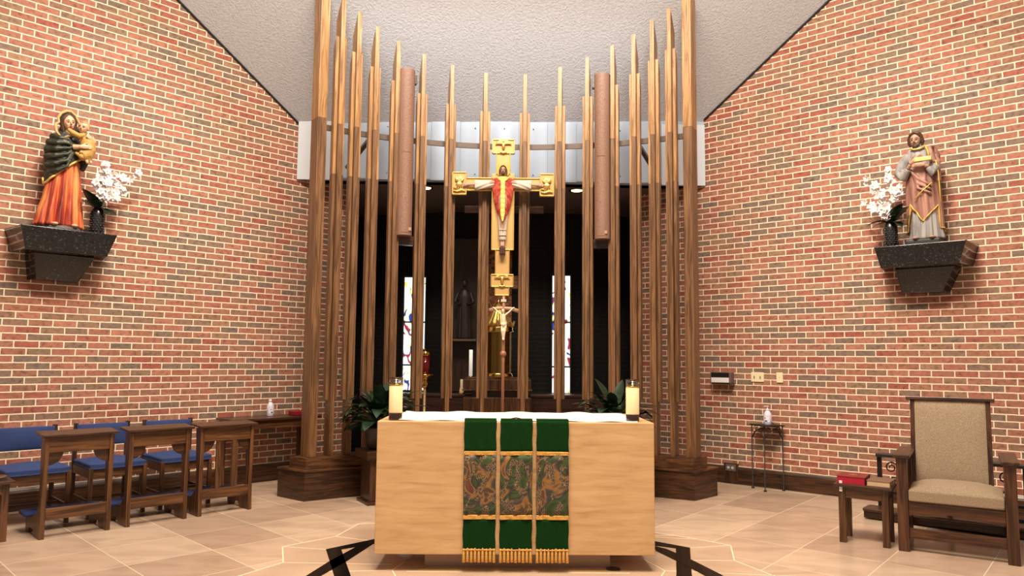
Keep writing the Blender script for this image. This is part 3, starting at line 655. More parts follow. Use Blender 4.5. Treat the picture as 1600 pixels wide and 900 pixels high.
vase('flower_vase', R_, THR, -1.745, .22, [(.02, -.04, .66), (-.16, -.04, .60), (-.08, -.04, .44), (-.21, -.03, .42), (.0, -.06, .30), (.09, -.05, .50), (-.10, -.06, .54), (-.05, -.05, .34)],
     [(.8, -.8, .8, .22, .09, .7), (.9, -.9, .35, .20, .08, .8), (-1, -.2, .35, .16, .08, 1.0), (.7, -.8, .1, .16, .07, 1.2), (.5, -.6, .9, .2, .08, .9), (-.8, -.5, .1, .14, .07, 1.0)],
     'black studded vase of white blossoms beside the robed man statue', False)
for c in list(blossom.children): bpy.data.objects.remove(c)
bpy.data.objects.remove(blossom)

# ------------------------------------------------------------------ large crucifix
YC = 8.0; C0 = Vector((-.125, YC, 0))
cx_ = empty('crucifix', (-.125, YC, 2.134), 0, 'large golden crucifix with a red robed figure hung in the middle of the timber screen', 'crucifix')
def cz(z): return z-2.134
def plate(mb, x0, x1, z0, z1, y0, y1): mb.box(x0, x1, y0, y1, cz(z0), cz(z1))
g = MB()
plate(g, -.082, .082, 2.134, 3.9, 0, .03); plate(g, -.56, .56, 3.318, 3.468, 0, .03); plate(g, -.128, .128, 2.645, 3.515, -.003, .031)
plate(g, -.128, .128, 3.745, 3.912, -.004, .032); plate(g, -.576, -.41, 3.27, 3.53, -.004, .032); plate(g, .41, .577, 3.26, 3.52, -.004, .032); plate(g, -.128, .128, 2.228, 2.374, -.004, .032)
g.build('cross', crossgold, cx_, bevel=.004)
g = MB()
def rim(x0, x1, z0, z1, t=.012, y=-.014):
    for a in ((x0, x1, z1-t, z1), (x0, x1, z0, z0+t), (x0, x0+t, z0, z1), (x1-t, x1, z0, z1)): plate(g, *a, y, -.002)
rim(-.128, .128, 3.745, 3.912); rim(-.576, -.41, 3.27, 3.53); rim(.41, .577, 3.26, 3.52); rim(-.128, .128, 2.228, 2.374)
for x0, x1, z0, z1 in ((-.41, -.128, 3.456, 3.468), (-.41, -.128, 3.318, 3.33), (.128, .41, 3.456, 3.468), (.128, .41, 3.318, 3.33), (-.128, -.116, 2.645, 3.33), (.116, .128, 2.645, 3.33), (-.128, -.116, 3.456, 3.515), (.116, .128, 3.456, 3.515), (-.082, -.072, 3.5, 3.745), (.072, .082, 3.5, 3.745),
                       (-.082, -.072, 2.374, 2.65), (.072, .082, 2.374, 2.65), (-.082, .082, 2.134, 2.144), (-.082, -.072, 2.134, 2.23), (.072, .082, 2.134, 2.23), (-.128, .128, 2.645, 2.655)): plate(g, x0, x1, z0, z1, -.012, -.001)
g.build('moulding', gold, cx_, bevel=.003)
def winged(x, z, s, kind):
    g = MB(); z = cz(z)
    def P(a, b, d=-.02): return (x+a*s, d, z+b*s)
    if kind in ('man', 'eagle'):
        g.ball(P(0, .0), (.018*s, .014, .036*s), None, 12); g.ball(P(0, .048), (.014*s, .013, .016*s), None, 10)
        for sd in (-1, 1):
            for k in range(5):
                a = R(10+k*22); g.tube([P(.012*sd, .02), P((.012+.045*cos(a))*sd, .02+.045*sin(a)*.8), P((.014+.070*cos(a*.9))*sd, .01+.06*sin(a)*.8)], [.007*s, .010*s, .005*s], 7)
            if kind == 'eagle': g.tube([P(.006*sd, -.03), P(.014*sd, -.055)], .005*s, 6)
        g.tube([P(-.035, -.062), P(0, -.07), P(.035, -.062)], [.007*s, .010*s, .007*s], 8)
    else:
        g.ball(P(0, -.01), (.030*s, .016, .022*s), None, 12); g.ball(P(.022 if kind == 'lion' else -.022, .03), (.017*s, .014, .018*s), None, 10)
        for k in range(5):
            a = R(60+k*20) if kind == 'lion' else R(120-k*20); g.tube([P(0, 0), P(.035*cos(a), .04*sin(a)), P(.05*cos(a), .07*sin(a))], [.007*s, .009*s, .004*s], 7)
        for k in (-.024, -.008, .01, .026): g.tube([P(k, -.02), P(k, -.05)], .006*s, 6)
        g.tube([P(-.05, -.062), P(-.02, -.07), P(.02, -.058), (P(.05, -.066))], [.006*s, .011*s, .010*s, .006*s], 8); g.ball(P(-.04, -.04), .010*s, None, 8)
    g.build('winged_emblem', gold, cx_, voxel=.0035, sm=1)
winged(0, 3.83, 1.12, 'man'); winged(-.493, 3.40, 1.35, 'ox'); winged(.493, 3.39, 1.35, 'lion'); winged(0, 2.31, 1.05, 'eagle')
g = MB()
plate(g, -.45, .47, 3.13, 3.21, .30, .33); plate(g, -.05, .05, 3.13, 3.21, .03, .30); g.build('mounting_board', DK['x'], cx_, bevel=.002)
g = MB(); plate(g, -.21, .18, 2.24, 2.39, .30, .33); plate(g, -.05, .05, 2.25, 2.37, .03, .30); g.build('mounting_board', DK['x'], cx_, bevel=.002)
# robed figure on the cross
fig = MB()
fig.tube([(0, -.05, cz(3.44)), (0, -.055, cz(3.2)), (0, -.05, cz(2.95)), (0, -.045, cz(2.74))], [.05, .065, .045, .03], 14)
for s in (-1, 1):
    fig.tube([(.07*s, -.05, cz(3.41)), (.2*s, -.045, cz(3.385)), (.40*s, -.035, cz(3.378))], [.028, .022, .014], 10)
    hand(fig, (.395*s, -.03, cz(3.378)), (s, 0, .02), (0, 0, 1), 1.05, .5)
    fig.tube([(.014*s, -.05, cz(2.76)), (.012*s, -.06, cz(2.71)), (.012*s, -.085, cz(2.675))], [.014, .013, .010], 8)
body = fig.build('figure', skin2, cx_, voxel=.0045, sm=1)
def hair_christ(k, T, rx, ry, rz, tilt):
    k.ball(T((0, .25, .25)), (rx*1.1, ry, rz*.92), tilt, 16)
    for s in (-1, 1): k.tube([T((.1*s, -.6, .95)), T((.75*s, -.4, .6)), T((1.1*s, -.2, -.1)), T((1.15*s, -.25, -.8)), T((1.05*s, -.5, -1.4))], [rx*.22, rx*.28, rx*.32, rx*.3, rx*.12], 10)
head(body, (.0, -.085, cz(3.535)), (.034, .038, .050), skin2, hairm, (R(10), 0, 0), hairm, hair_christ)
MB().lathe([(.0, -.006), (.07, -.006), (.078, -.004), (.080, 0), (.078, .004), (0, .004)], n=36).build('halo', MAT('halo_gold', (.55, .30, .07), .4, .7), cx_).matrix_basis = Matrix.Translation((0, -.012, cz(3.55))) @ Matrix.Rotation(pi/2, 4, 'X')
def sheet(mb, halfw, z1, z0, fn_y, nu=40, nv=50):
    def f(u, v):
        z = z1+(z0-z1)*v; w = halfw((z1-z)/(z1-z0)); x = (u*2-1)*w; return (x, fn_y(x, z, w), cz(z))
    mb.grid(f, nu, nv)
def hw_ch(t): return .112*(1-t**2.3)+.008
def y_ch(x, z, w): return -.10+.055*(x/max(w, .02))**2*min(1, w/.08)-.007*abs(sin(55*(z+9*x*x)+.6))
red_m = mixmat('red_chasuble', [(.35, (.34, .025, .015)), (.7, (.60, .12, .07))], (6, 6, 6), 3, 3, .5)
g = MB(); sheet(g, hw_ch, 3.445, 2.95, y_ch); g.build('chasuble', red_m, cx_, solid=.008, smooth=True)
g = MB(); sheet(g, lambda t: .023 if t < .8 else .023*(1-t)*4+.006, 3.42, 2.945, lambda x, z, w: -.118-.004*abs(sin(60*z))); g.build('orphrey', MAT('yellow_orphrey', (.85, .56, .12), .4, .3, bump=.5, bscale=140), cx_, solid=.006, smooth=True)
g = MB(); sheet(g, lambda t: .075*(1-t)+.01, 3.455, 3.39, lambda x, z, w: -.112+.03*(x/.08)**2, 20, 10); g.build('collar', MAT('gold_collar', (.85, .56, .12), .4, .3, bump=.5, bscale=140), cx_, solid=.008, smooth=True)
for s in (-1, 1):
    g = MB()
    def f(u, v, s=s):
        t = 2*pi*u; x = .10+.215*v; r = .036+.022*v; fold = .004*sin(6*t+9*v)
        return (s*x, -.045+(r*.6+fold)*sin(t), cz(3.388-.018*v)+(r+fold)*cos(t))
    gg = g.grid(f, 36, 16, close=True); g.bm.faces.new(gg[0]); g.bm.faces.new(gg[-1]); g.build('alb_sleeve', cream, cx_, smooth=True)
g = MB(); drape(g, [(cz(2.74), 0, -.05, .034, .028, .006), (cz(2.86), 0, -.05, .044, .034, .006), (cz(3.05), 0, -.05, .055, .04, .004)], cz(2.745), cz(3.05), 9, 2, .2, 90, 16)
for z in (2.80, 2.86): g.lathe([(.040, z-2.134-.004), (.047, z-2.134), (.040, z-2.134+.006)], (0, -.05, 0), 24)
g.build('alb', cream, cx_, smooth=True)
MB().box(-.033, .033, -.10, 0, cz(2.59), cz(2.668)).build('foot_block', MAT('oxblood', (.06, .018, .012), .4), cx_, bevel=.004)
MB().tube([(-.03, -.07, cz(3.575)), (0, -.128, cz(3.58)), (.03, -.07, cz(3.575))], .005, 6).build('crown', gold, cx_)

# ------------------------------------------------------------------ altar
al = empty('altar', (.028, 4.98, 0), R(.8), 'massive pale stone block altar standing on a low recessed plinth', 'altar')
MB().box(-.945, .945, 0, .86, .115, 1.0).build('altar_block', stone, al, bevel=.006)
MB().box(-.62, .66, .13, .74, .0, .115).build('altar_plinth', MAT('plinth_stone', (.36, .24, .16), .3), al, bevel=.003)
MB().box(-.66, .70, .02, .10, .0, .004).build('plinth_sill', MAT('polished_sill', (.50, .34, .16), .08, spec=.7), al) 
wc = MB()
def f(u, v):
    x = -.86+1.70*u; y = .035+.80*v; return (x, y, 1.004+.004*sin(u*37)*sin(v*5+1)+.003*sin(v*31)+(.008*max(0, sin(u*23+2))*max(0, v-.93)*14))
wc.grid(f, 90, 30); o = wc.build('altar_cloth', white_cloth, solid=.004, smooth=True, loc=al.location, rz=R(.8))
tag(o, 'plain white linen cloth spread over the altar top', 'altar cloth')
broc = MAT('brocade', rough=.7); nt = broc.node_tree; b = nt.nodes['Principled BSDF']; LK = nt.links.new
tc = nt.nodes.new('ShaderNodeTexCoord'); oi = nt.nodes.new('ShaderNodeObjectInfo'); mp = nt.nodes.new('ShaderNodeMapping'); mp.inputs['Scale'].default_value = (1, 1, .8)
ml = nt.nodes.new('ShaderNodeVectorMath'); ml.operation = 'SCALE'; ml.inputs[3].default_value = 5.0; LK(oi.outputs['Location'], ml.inputs[0]); LK(ml.outputs[0], mp.inputs['Location']); LK(tc.outputs['Object'], mp.inputs['Vector'])
n1 = nt.nodes.new('ShaderNodeTexNoise'); n1.inputs['Scale'].default_value = 7; n1.inputs['Detail'].default_value = 3; n1.inputs['Distortion'].default_value = 1.2; LK(mp.outputs[0], n1.inputs['Vector'])
r1 = ramp(nt, [(.0, (.03, .03, .015)), (.34, (.02, .04, .012)), (.43, (.045, .085, .02)), (.47, (.025, .02, .012)), (.52, (.06, .055, .05)), (.57, (.30, .14, .03)), (.62, (.05, .035, .025)), (.68, (.16, .03, .02)), (.8, (.10, .09, .06))]); LK(n1.outputs['Fac'], r1.inputs[0])
v1 = nt.nodes.new('ShaderNodeTexVoronoi'); v1.feature = 'DISTANCE_TO_EDGE'; v1.inputs['Scale'].default_value = 75; LK(mp.outputs[0], v1.inputs['Vector'])
r2 = ramp(nt, [(0, (.45, .33, .16)), (.05, (.12, .06, .03)), (.12, (.05, .04, .03))]); LK(v1.outputs['Distance'], r2.inputs[0])
n3 = nt.nodes.new('ShaderNodeTexNoise'); n3.inputs['Scale'].default_value = 6; n3.inputs['Detail'].default_value = 0; n3.inputs['Distortion'].default_value = 3; LK(mp.outputs[0], n3.inputs['Vector'])
r3 = ramp(nt, [(.57, (0, 0, 0)), (.60, (1, 1, 1))]); LK(n3.outputs['Fac'], r3.inputs[0])
mx = nt.nodes.new('ShaderNodeMix'); mx.data_type = 'RGBA'; LK(r3.outputs[0], mx.inputs[0]); LK(r1.outputs[0], mx.inputs[6]); LK(r2.outputs[0], mx.inputs[7]); LK(mx.outputs[2], b.inputs['Base Color'])
names = ['left', 'middle', 'right']
for i, (x0, x1, sh) in enumerate(((-.352, -.134, .004), (-.106, .112, .008), (.140, .358, -.004))):
    e = empty('altar_frontal_panel', Vector(al.location)+Vector(((x0+x1)/2, 0, 0)), R(.8), '%s of the three green and gold tapestry strips hanging over the altar front' % names[i], 'altar frontal', 'green altar frontal strips')
    w = (x1-x0)/2
    def band(nm, z0, z1, mat, y=-.014, tk=.006, ww=1.0):
        g = MB(); g.grid(lambda u, v: (-w*ww+2*w*ww*u+.002*sin(v*9+i), y-.0022*sin(u*8+z0*20+i)-.0015*sin(u*17+v*3), z0+(z1-z0)*v+sh*.4*(u-.5)), 24, 10); g.build(nm, mat, e, solid=tk, smooth=True)
    band('upper_cloth', .80, 1.012, green); band('gold_band', .778, .803, goldcloth, -.018); band('tapestry', .378, .780, broc, -.016); band('gold_band', .352, .380, goldcloth, -.018); band('lower_cloth', .150, .354, green)
    g = MB(); g.grid(lambda u, v: (-w+2*w*u, -.014+v*.10, 1.0145+.001*sin(v*9)), 20, 4); g.build('top_fold', green, e, solid=.006, smooth=True)
    t0 = None; nT = 9
    for k in range(nT):
        if t0 is None:
            g = MB(); g.lathe([(.004, .09), (.006, .082), (.004, .076), (.005, .072), (.008, .066), (.0095, .02), (.0115, .0), (.003, .0)][::-1], n=10)
            t0 = g.build('tassel', goldcloth, e, smooth=True); t = t0
        else: t = t0.copy(); COL.objects.link(t); t.parent = e
        t.location = (-w+.008+(2*w-.016)*k/(nT-1), -.016, .070+.003*(k % 2))
    MB().tube([(-w, -.016, .152), (w, -.016, .152)], .006, 8).build('fringe_cord', goldcloth, e)
# candles on altar
def candle(x, y, lab):
    e = empty('altar_candle', Vector(al.location)+Matrix.Rotation(R(.8), 3, 'Z') @ Vector((x, y, 1.0)), 0, lab, 'candle', 'candles on the altar')
    MB().lathe([(.0, 0), (.044, 0), (.046, .006), (.045, .05), (.04, .054)], n=32).build('candle_base', MAT('dark_glass_base', (.03, .012, .008), .08, spec=.8), e, smooth=True)
    MB().lathe([(0, .052), (.045, .052), (.0465, .06), (.0465, .235), (.043, .24), (0, .238)], n=32).build('candle_body', wax, e, smooth=True)
    g = MB(); g.lathe([(.046, .238), (.048, .24), (.048, .248), (.046, .25), (.045, .25), (.045, .238)], n=32).build('brass_follower', brass, e, smooth=True)
    g = MB(); g.grid(lambda u, v: (.046*cos(2*pi*u), .046*sin(2*pi*u), .25+.036*v), 32, 3, close=True); g.build('glass_shade', glass, e, solid=.002, smooth=True)
    g = MB(); g.lathe([(.045, .285), (.049, .287), (.049, .292), (.046, .294)], n=32); g.build('rim', MAT('dark_rim', (.06, .03, .02), .2, .6), e, smooth=True)
    MB().lathe([(.001, .238), (.004, .243), (.006, .250), (.004, .262), (.0005, .272)], n=10).build('flame', MAT('flame', (1, .8, .4), emit=(1, .75, .3), estr=6), e, smooth=True)
candle(-.833, .07, 'cream pillar candle with glass rim on the left end of the altar')
candle(.815, .10, 'cream pillar candle with glass rim on the right end of the altar')
g = MB(); g.lathe([(0, 0), (.02, 0), (.022, .006), (.016, .012), (0, .013)], n=20); g.tube([(-.035, 0, .008), (0, 0, .012), (.035, 0, .008)], [.005, .009, .005], 8)
o = g.build('microphone_base', MAT('dark_bronze', (.05, .025, .02), .3, .8), loc=al.location+Vector((.0, .05, 1.008)), smooth=True); tag(o, 'small flat dark metal fitting lying on the white altar cloth', 'metal fitting')
g = MB(); g.lathe([(0, 0), (.05, 0), (.05, .006), (0, .008)], n=28); tag(g.build('floor_outlet_cover', MAT('outlet_bronze', (.05, .04, .035), .35, .5), loc=(.70, 5.07, .0015)), 'small round dark outlet cover set in the floor right of the altar plinth', 'outlet cover')

# ------------------------------------------------------------------ processional cross
pc = empty('processional_cross', (-.088, 6.7, 0), 0, 'wooden processional cross on a tall staff standing behind the altar', 'processional cross')
sw = MAT('staff_wood', (.30, .13, .07), .35); sl = MAT('crossbar_wood', (.42, .24, .15), .4)
zz = lambda y: at(788, y, 6.7).z
MB().lathe([(.0, 0), (.14, 0), (.15, .02), (.06, .04), (.02, .07), (.0, .07)], n=32).build('foot', sw, pc, smooth=True)
zk = zz(553)
MB().lathe([(.013, .06), (.015, zk-.07), (.017, zk-.06), (.015, zk-.052), (.017, zk-.045), (.016, zk-.03), (.0165, zk+.03), (.0165, zk+.35), (.015, zz(463)), (.0, zz(462))], n=20).build('staff', sw, pc, smooth=True)
MB().ball((0, 0, zk), (.030, .030, .032)).build('knob', sw, pc, smooth=True)
zb = zz(482); g = MB(); g.tube([(-.133, 0, zb-.018), (-.07, 0, zb-.002), (0, 0, zb+.003), (.07, 0, zb-.002), (.137, 0, zb-.022)], [.018, .017, .016, .017, .018], 12); g.build('crossbar', sl, pc, smooth=True)
g = MB(); g.box(-.025, .025, -.022, -.014, zz(472), zz(468)).build('title_plate', cream, pc, bevel=.002)
ivory = MAT('ivory', (.80, .68, .50), .5)
g = MB(); zt = zz(492)
g.tube([(0, -.035, zt), (0, -.038, zt-.05), (0.004, -.036, zt-.095)], [.022, .020, .017], 12); g.ball((-.006, -.045, zt+.035), (.014, .016, .018)); g.tube([(0, -.035, zt), (-.004, -.04, zt+.03)], .008, 8)
for s in (-1, 1):
    g.tube([(.018*s, -.035, zt), (.05*s, -.03, zt+.025), (.09*s, -.022, zb+.005)], [.009, .007, .005], 8); g.ball((.095*s, -.02, zb+.006), (.009, .005, .007), None, 8)
g.tube([(-.009, -.036, zt-.09), (-.012, -.052, zt-.15), (-.004, -.035, zt-.215), (-.003, -.045, zt-.235)], [.014, .012, .008, .006], 10)
g.tube([(.011, -.036, zt-.09), (.012, -.050, zt-.15), (.005, -.038, zt-.215), (.003, -.048, zt-.235)], [.014, .012, .008, .006], 10)
g.build('figure', ivory, pc, voxel=.003, sm=1)
g = MB(); g.tube([(-.022, -.04, zt-.085), (0, -.056, zt-.095), (.024, -.04, zt-.08)], [.014, .018, .013], 8); g.tube([(.02, -.045, zt-.085), (.026, -.045, zt-.125)], [.010, .005], 8); g.build('loincloth', ivory, pc, voxel=.003, sm=1)

# ------------------------------------------------------------------ niche furniture
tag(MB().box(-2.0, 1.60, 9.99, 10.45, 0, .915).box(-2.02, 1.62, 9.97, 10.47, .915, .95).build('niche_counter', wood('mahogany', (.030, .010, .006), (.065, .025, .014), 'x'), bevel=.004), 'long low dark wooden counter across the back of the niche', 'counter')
pd = empty('tabernacle_pedestal', (-.20, 9.75, 0), 0, 'oak pedestal with reeded top slab carrying the golden tabernacle', 'pedestal')
def reed(x, w, n): return None
g = MB()
g.box(-.44, .44, -.22, .2, 0, .93)
for i in range(34): g.box(-.44+.0265*i, -.44+.0265*i+.017, -.228, -.22, .02, .92)
g.build('pedestal_body', DK['z'], pd, bevel=.002)
MB().box(-.34, .34, -.16, .2, .93, 1.02).build('pedestal_neck', DD['x'], pd)
g = MB(); g.box(-.46, .46, -.26, .22, 1.02, 1.035).box(-.44, .44, -.24, .2, 1.035, 1.165).box(-.42, .42, -.22, .18, 1.165, 1.19)
for i in range(30): g.box(-.44+.0298*i, -.44+.0298*i+.019, -.25, -.24, 1.04, 1.16)
g.build('pedestal_top', DK['z'], pd, bevel=.002)
tb = empty('tabernacle', (-.195, 9.72, 1.19), 0, 'round golden tabernacle with fluted dome behind the processional cross', 'tabernacle')
MB().lathe([(.0, 0), (.20, 0), (.205, .02), (.195, .05), (.19, .06), (0, .06)], n=48).build('tabernacle_foot', brass, tb, smooth=True)
MB().lathe([(.0, .06), (.178, .06), (.178, .60), (0, .60)], n=12).build('tabernacle_drum', brass, tb)
MB().lathe([(0, .60), (.20, .60), (.21, .615), (.20, .63), (.205, .66), (.19, .68), (0, .68)], n=48).build('cornice', brass, tb, smooth=True)
MB().lathe([(.0, .68), (.185, .68), (.17, .73), (.13, .80), (.085, .88), (.045, .95), (.015, .99), (0, .99)], n=96, fn=lambda t, z: 1+.09*abs(cos(8*t))).build('dome', gold, tb, smooth=True)
MB().ball((0, 0, 1.01), (.02, .02, .022)).tube([(0, 0, 1.0), (0, 0, 1.05)], .008).build('finial', brass, tb, smooth=True)
g = MB()
for i in range(16):
    a = 2*pi*i/16; c_ = Vector((.20*cos(a), .20*sin(a), .67)); g.leaf(c_, (cos(a)*.2, sin(a)*.2, 1), .09, .045, -.2, up=Vector((cos(a), sin(a), .01)))
g.build('leaf_crown', gold, tb, solid=.004, smooth=True)
o = empty('tall_candle', (-.56, 9.72, 1.19), 0, 'plain white candle standing left of the golden tabernacle', 'candle')
MB().lathe([(0, .015), (.024, .015), (.025, .36), (.02, .365), (0, .365)], n=20).build('candle_body', MAT('white_wax', (.9, .88, .8), .5, emit=(1, .95, .85), estr=.35), o, smooth=True); MB().lathe([(0, 0), (.035, 0), (.035, .01), (.02, .016), (0, .016)], n=20).build('candle_cup', brass, o, smooth=True)
o = empty('short_candle', (-.70, 10.02, .95), 0, 'short cream candle in a brass dish on the dark niche counter', 'candle')
MB().lathe([(0, 0), (.05, 0), (.06, .015), (.055, .018), (.025, .01), (0, .01)], n=24).build('candle_dish', brass, o, smooth=True); MB().lathe([(.03, .01), (.033, .04), (.024, .08), (.02, .1), (.02, .2), (0, .2)], n=20).build('candle_body', MAT('cream_wax', (.80, .62, .40), .5), o, smooth=True)
# sanctuary lamp
o = empty('sanctuary_lamp', at(664, 640, 9.3)*1.0, 0, 'brass sanctuary lamp with a red glass on a slim stand left of the tabernacle', 'sanctuary lamp'); zl = o.location.z; o.location.z = 0
o.location.x = at(664, 580, 9.3).x
yz = lambda y: at(664, y, 9.3).z
MB().lathe([(.0, 0), (.14, 0), (.14, .02), (.03, .05), (.018, .1), (.018, yz(604)), (0, yz(604))], n=24).build('stand', MAT('lamp_stand', (.55, .38, .2), .35, .5), o, smooth=True)
MB().lathe([(.0, yz(606)), (.03, yz(606)), (.05, yz(600)), (.035, yz(596)), (.04, yz(592)), (.06, yz(590)), (.10, yz(587)), (.11, yz(585)), (.05, yz(584)), (0, yz(584))], n=32).build('lamp_bowl', brass, o, smooth=True)
MB().lathe([(.0, yz(584)), (.05, yz(584)), (.055, yz(575)), (.055, yz(556)), (0, yz(556))], n=24).build('red_glass', MAT('ruby_glass', (.10, .002, .004), .08, emit=(.6, .01, .01), estr=.04, spec=.8), o, smooth=True)
MB().lathe([(.0, yz(556)), (.06, yz(556)), (.062, yz(553)), (.05, yz(549)), (.02, yz(546)), (0, yz(545))], n=24).build('lamp_cap', brass, o, smooth=True)
# dark panel, statue and icon behind
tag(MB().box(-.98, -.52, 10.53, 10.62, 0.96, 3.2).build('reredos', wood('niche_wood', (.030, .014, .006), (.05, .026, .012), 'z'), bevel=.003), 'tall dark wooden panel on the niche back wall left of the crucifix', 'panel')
tag(MB().box(-.95, -.52, 10.2, 10.53, 1.68, 1.71).build('statue_bracket', MAT('bracket_edge', (.13, .08, .05), .4), bevel=.003), 'thin dark shelf on the niche panel under the shadowed statue', 'shelf')
ds = empty('dark_wooden_statue', (-.70, 10.3, 1.71), 0, 'dark carved robed statue barely visible in the niche left of the crucifix', 'statue')
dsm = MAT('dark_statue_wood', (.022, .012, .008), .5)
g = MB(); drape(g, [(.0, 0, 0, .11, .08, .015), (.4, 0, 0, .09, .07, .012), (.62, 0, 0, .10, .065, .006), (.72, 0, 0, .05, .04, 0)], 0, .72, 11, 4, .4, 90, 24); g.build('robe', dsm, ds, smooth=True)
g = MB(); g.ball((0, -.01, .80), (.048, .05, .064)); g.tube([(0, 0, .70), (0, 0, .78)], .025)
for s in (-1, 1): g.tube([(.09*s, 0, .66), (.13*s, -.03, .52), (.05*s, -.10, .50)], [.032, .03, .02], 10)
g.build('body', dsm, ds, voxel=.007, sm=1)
icon = mixmat('mosaic', [(.35, (.05, .02, .01)), (.5, (.28, .07, .02)), (.62, (.45, .22, .06)), (.75, (.12, .05, .03))], (1, 1, 1), 16, 3, .6, dist=1)
tag(MB().box(-.44, -.02, 10.57, 10.63, 1.95, 3.05).build('mosaic_icon', icon, bevel=.004), 'red and gold mosaic panel on the niche wall behind the crucifix', 'icon')

# ------------------------------------------------------------------ leafy plants on stands
def plant(x, y, zc_, lab, lab2, grp, seed, rot):
    s = empty('plant_stand', (x, y, 0), rot, lab2, 'plant stand', 'wooden plant stands')
    h = .52
    MB().box(-.17, .17, -.17, .17, 0, .03).build('stand_foot', DD['x'], s, bevel=.004); MB().box(-.14, .14, -.14, .14, .03, h-.08).build('stand_column', DD['z'], s, bevel=.004)
    MB().box(-.19, .19, -.19, .19, h-.08, h).build('stand_top', DD['x'], s, bevel=.004)
    p = empty('potted_plant', (x, y, h), 0, lab, 'plant', grp)
    MB().lathe([(.0, 0), (.10, 0), (.13, .03), (.155, .20), (.165, .22), (.15, .225), (.14, .20), (0, .2)], n=32).build('pot', MAT('pot_'+str(seed), (.03, .02, .015), .5), p, smooth=True)
    rnd = random.Random(seed); g = MB(); st_ = MB()
    for i in range(115):
        a = rnd.uniform(0, 2*pi); el = rnd.uniform(-.12, 1.4); d = Vector((cos(a)*cos(el), sin(a)*cos(el)*.8, sin(el)*.8))
        rr = rnd.uniform(.12, .34); b0 = Vector((0, 0, .20)); b1 = b0+d*rr*1.0+Vector((0, 0, .05)); st_.tube([b0, b0.lerp(b1, .5)+Vector((0, 0, .03)), b1], .004, 5)
        g.leaf(b1, (d.x, d.y, d.z*.6+.1), rnd.uniform(.18, .27), rnd.uniform(.10, .14), rnd.uniform(.7, 2.0), n=8, cup=.12)
    g.build('leaves', leafm, p, smooth=True); st_.build('leaf_stalks', stem_m, p)
plant(-1.33, 7.36, 1, 'broad-leaved dark green plant on the stand behind the left end of the altar', 'dark square wooden stand under the left leafy plant', 'leafy plants behind the altar', 5, R(30))
plant(1.02, 7.25, 1, 'broad-leaved dark green plant behind the right end of the altar', 'dark square wooden stand under the right leafy plant', 'leafy plants behind the altar', 9, R(-30))

# ------------------------------------------------------------------ blue chairs
def chair():
    e = empty('upholstered_chair', (0, 0, 0), 0, 'x', 'chair', 'blue chairs along the left wall')
    g = MB(); w = .24
    def cush(x0, x1, y0, y1, z0, z1, nm, tilt=0):
        g = MB(); g.box(x0, x1, y0, y1, z0, z1); bmesh.ops.subdivide_edges(g.bm, edges=g.bm.edges, cuts=5, use_grid_fill=True)
        cxx, cyy, czz = (x0+x1)/2, (y0+y1)/2, (z0+z1)/2
        for v in g.bm.verts:
            X, Y = (v.co.x-cxx)/(x1-x0)*2, ((v.co.y-cyy)/(y1-y0)*2)
            Zz = (v.co.z-czz)/(z1-z0)*2
            if nm == 'seat': v.co.z += .034*(1-X*X)*(1-Y*Y)*(Zz > 0)
            else: v.co.y -= .018*(1-X*X)*(1-Zz*Zz)*(Y < 0)
        return g.build(nm, blue, e, bevel=.012, smooth=True)
    cush(-w+.005, w-.005, -.56, -.06, .425, .475, 'seat')
    cush(-w+.02, w-.02, -.055, -.015, .585, .785, 'backrest')
    MB().box(-w+.02, w-.02, -.54, -.52, .35, .425).box(-w+.02, w-.02, -.05, -.03, .35, .425).box(-w+.005, -w+.025, -.54, -.03, .35, .425).box(w-.025, w-.005, -.54, -.03, .35, .425).build('seat_frame', DK['x'], e, bevel=.003)
    for s in (-1, 1):
        x0, x1 = sorted((s*w, s*(w-.035)))
        MB().hexa([(x0, -.555, 0), (x1, -.555, 0), (x1, -.525, 0), (x0, -.525, 0)], [(x0, -.565, .44), (x1, -.565, .44), (x1, -.525, .44), (x0, -.525, .44)]).build('leg', DK['z'], e, bevel=.003)
        MB().hexa([(x0, -.03, 0), (x1, -.03, 0), (x1, .005, 0), (x0, .005, 0)], [(x0, -.045, .80), (x1, -.045, .80), (x1, -.010, .80), (x0, -.010, .80)]).build('leg', DD['z'], e, bevel=.003)
        MB().box(x0+.01 if s > 0 else x0+.008, x1-.008, -.53, -.02, .13, .16).build('stretcher', DD['y'], e, bevel=.002)
    MB().box(-w+.03, w-.03, -.30, -.28, .13, .155).build('stretcher', DD['x'], e, bevel=.002)
    return e
c0_ = chair()
for i, (u, lab) in enumerate(((1.61, 'blue upholstered wooden chair at the far left, behind the nearest kneeler'), (2.225, 'middle one of the three blue upholstered wooden chairs by the left wall'), (2.825, 'blue upholstered wooden chair nearest the console table on the left'))):
    c = c0_ if i == 0 else copy_tree(c0_); c.location = L_(u, .30); c.rotation_euler.z = THL; c['label'] = lab
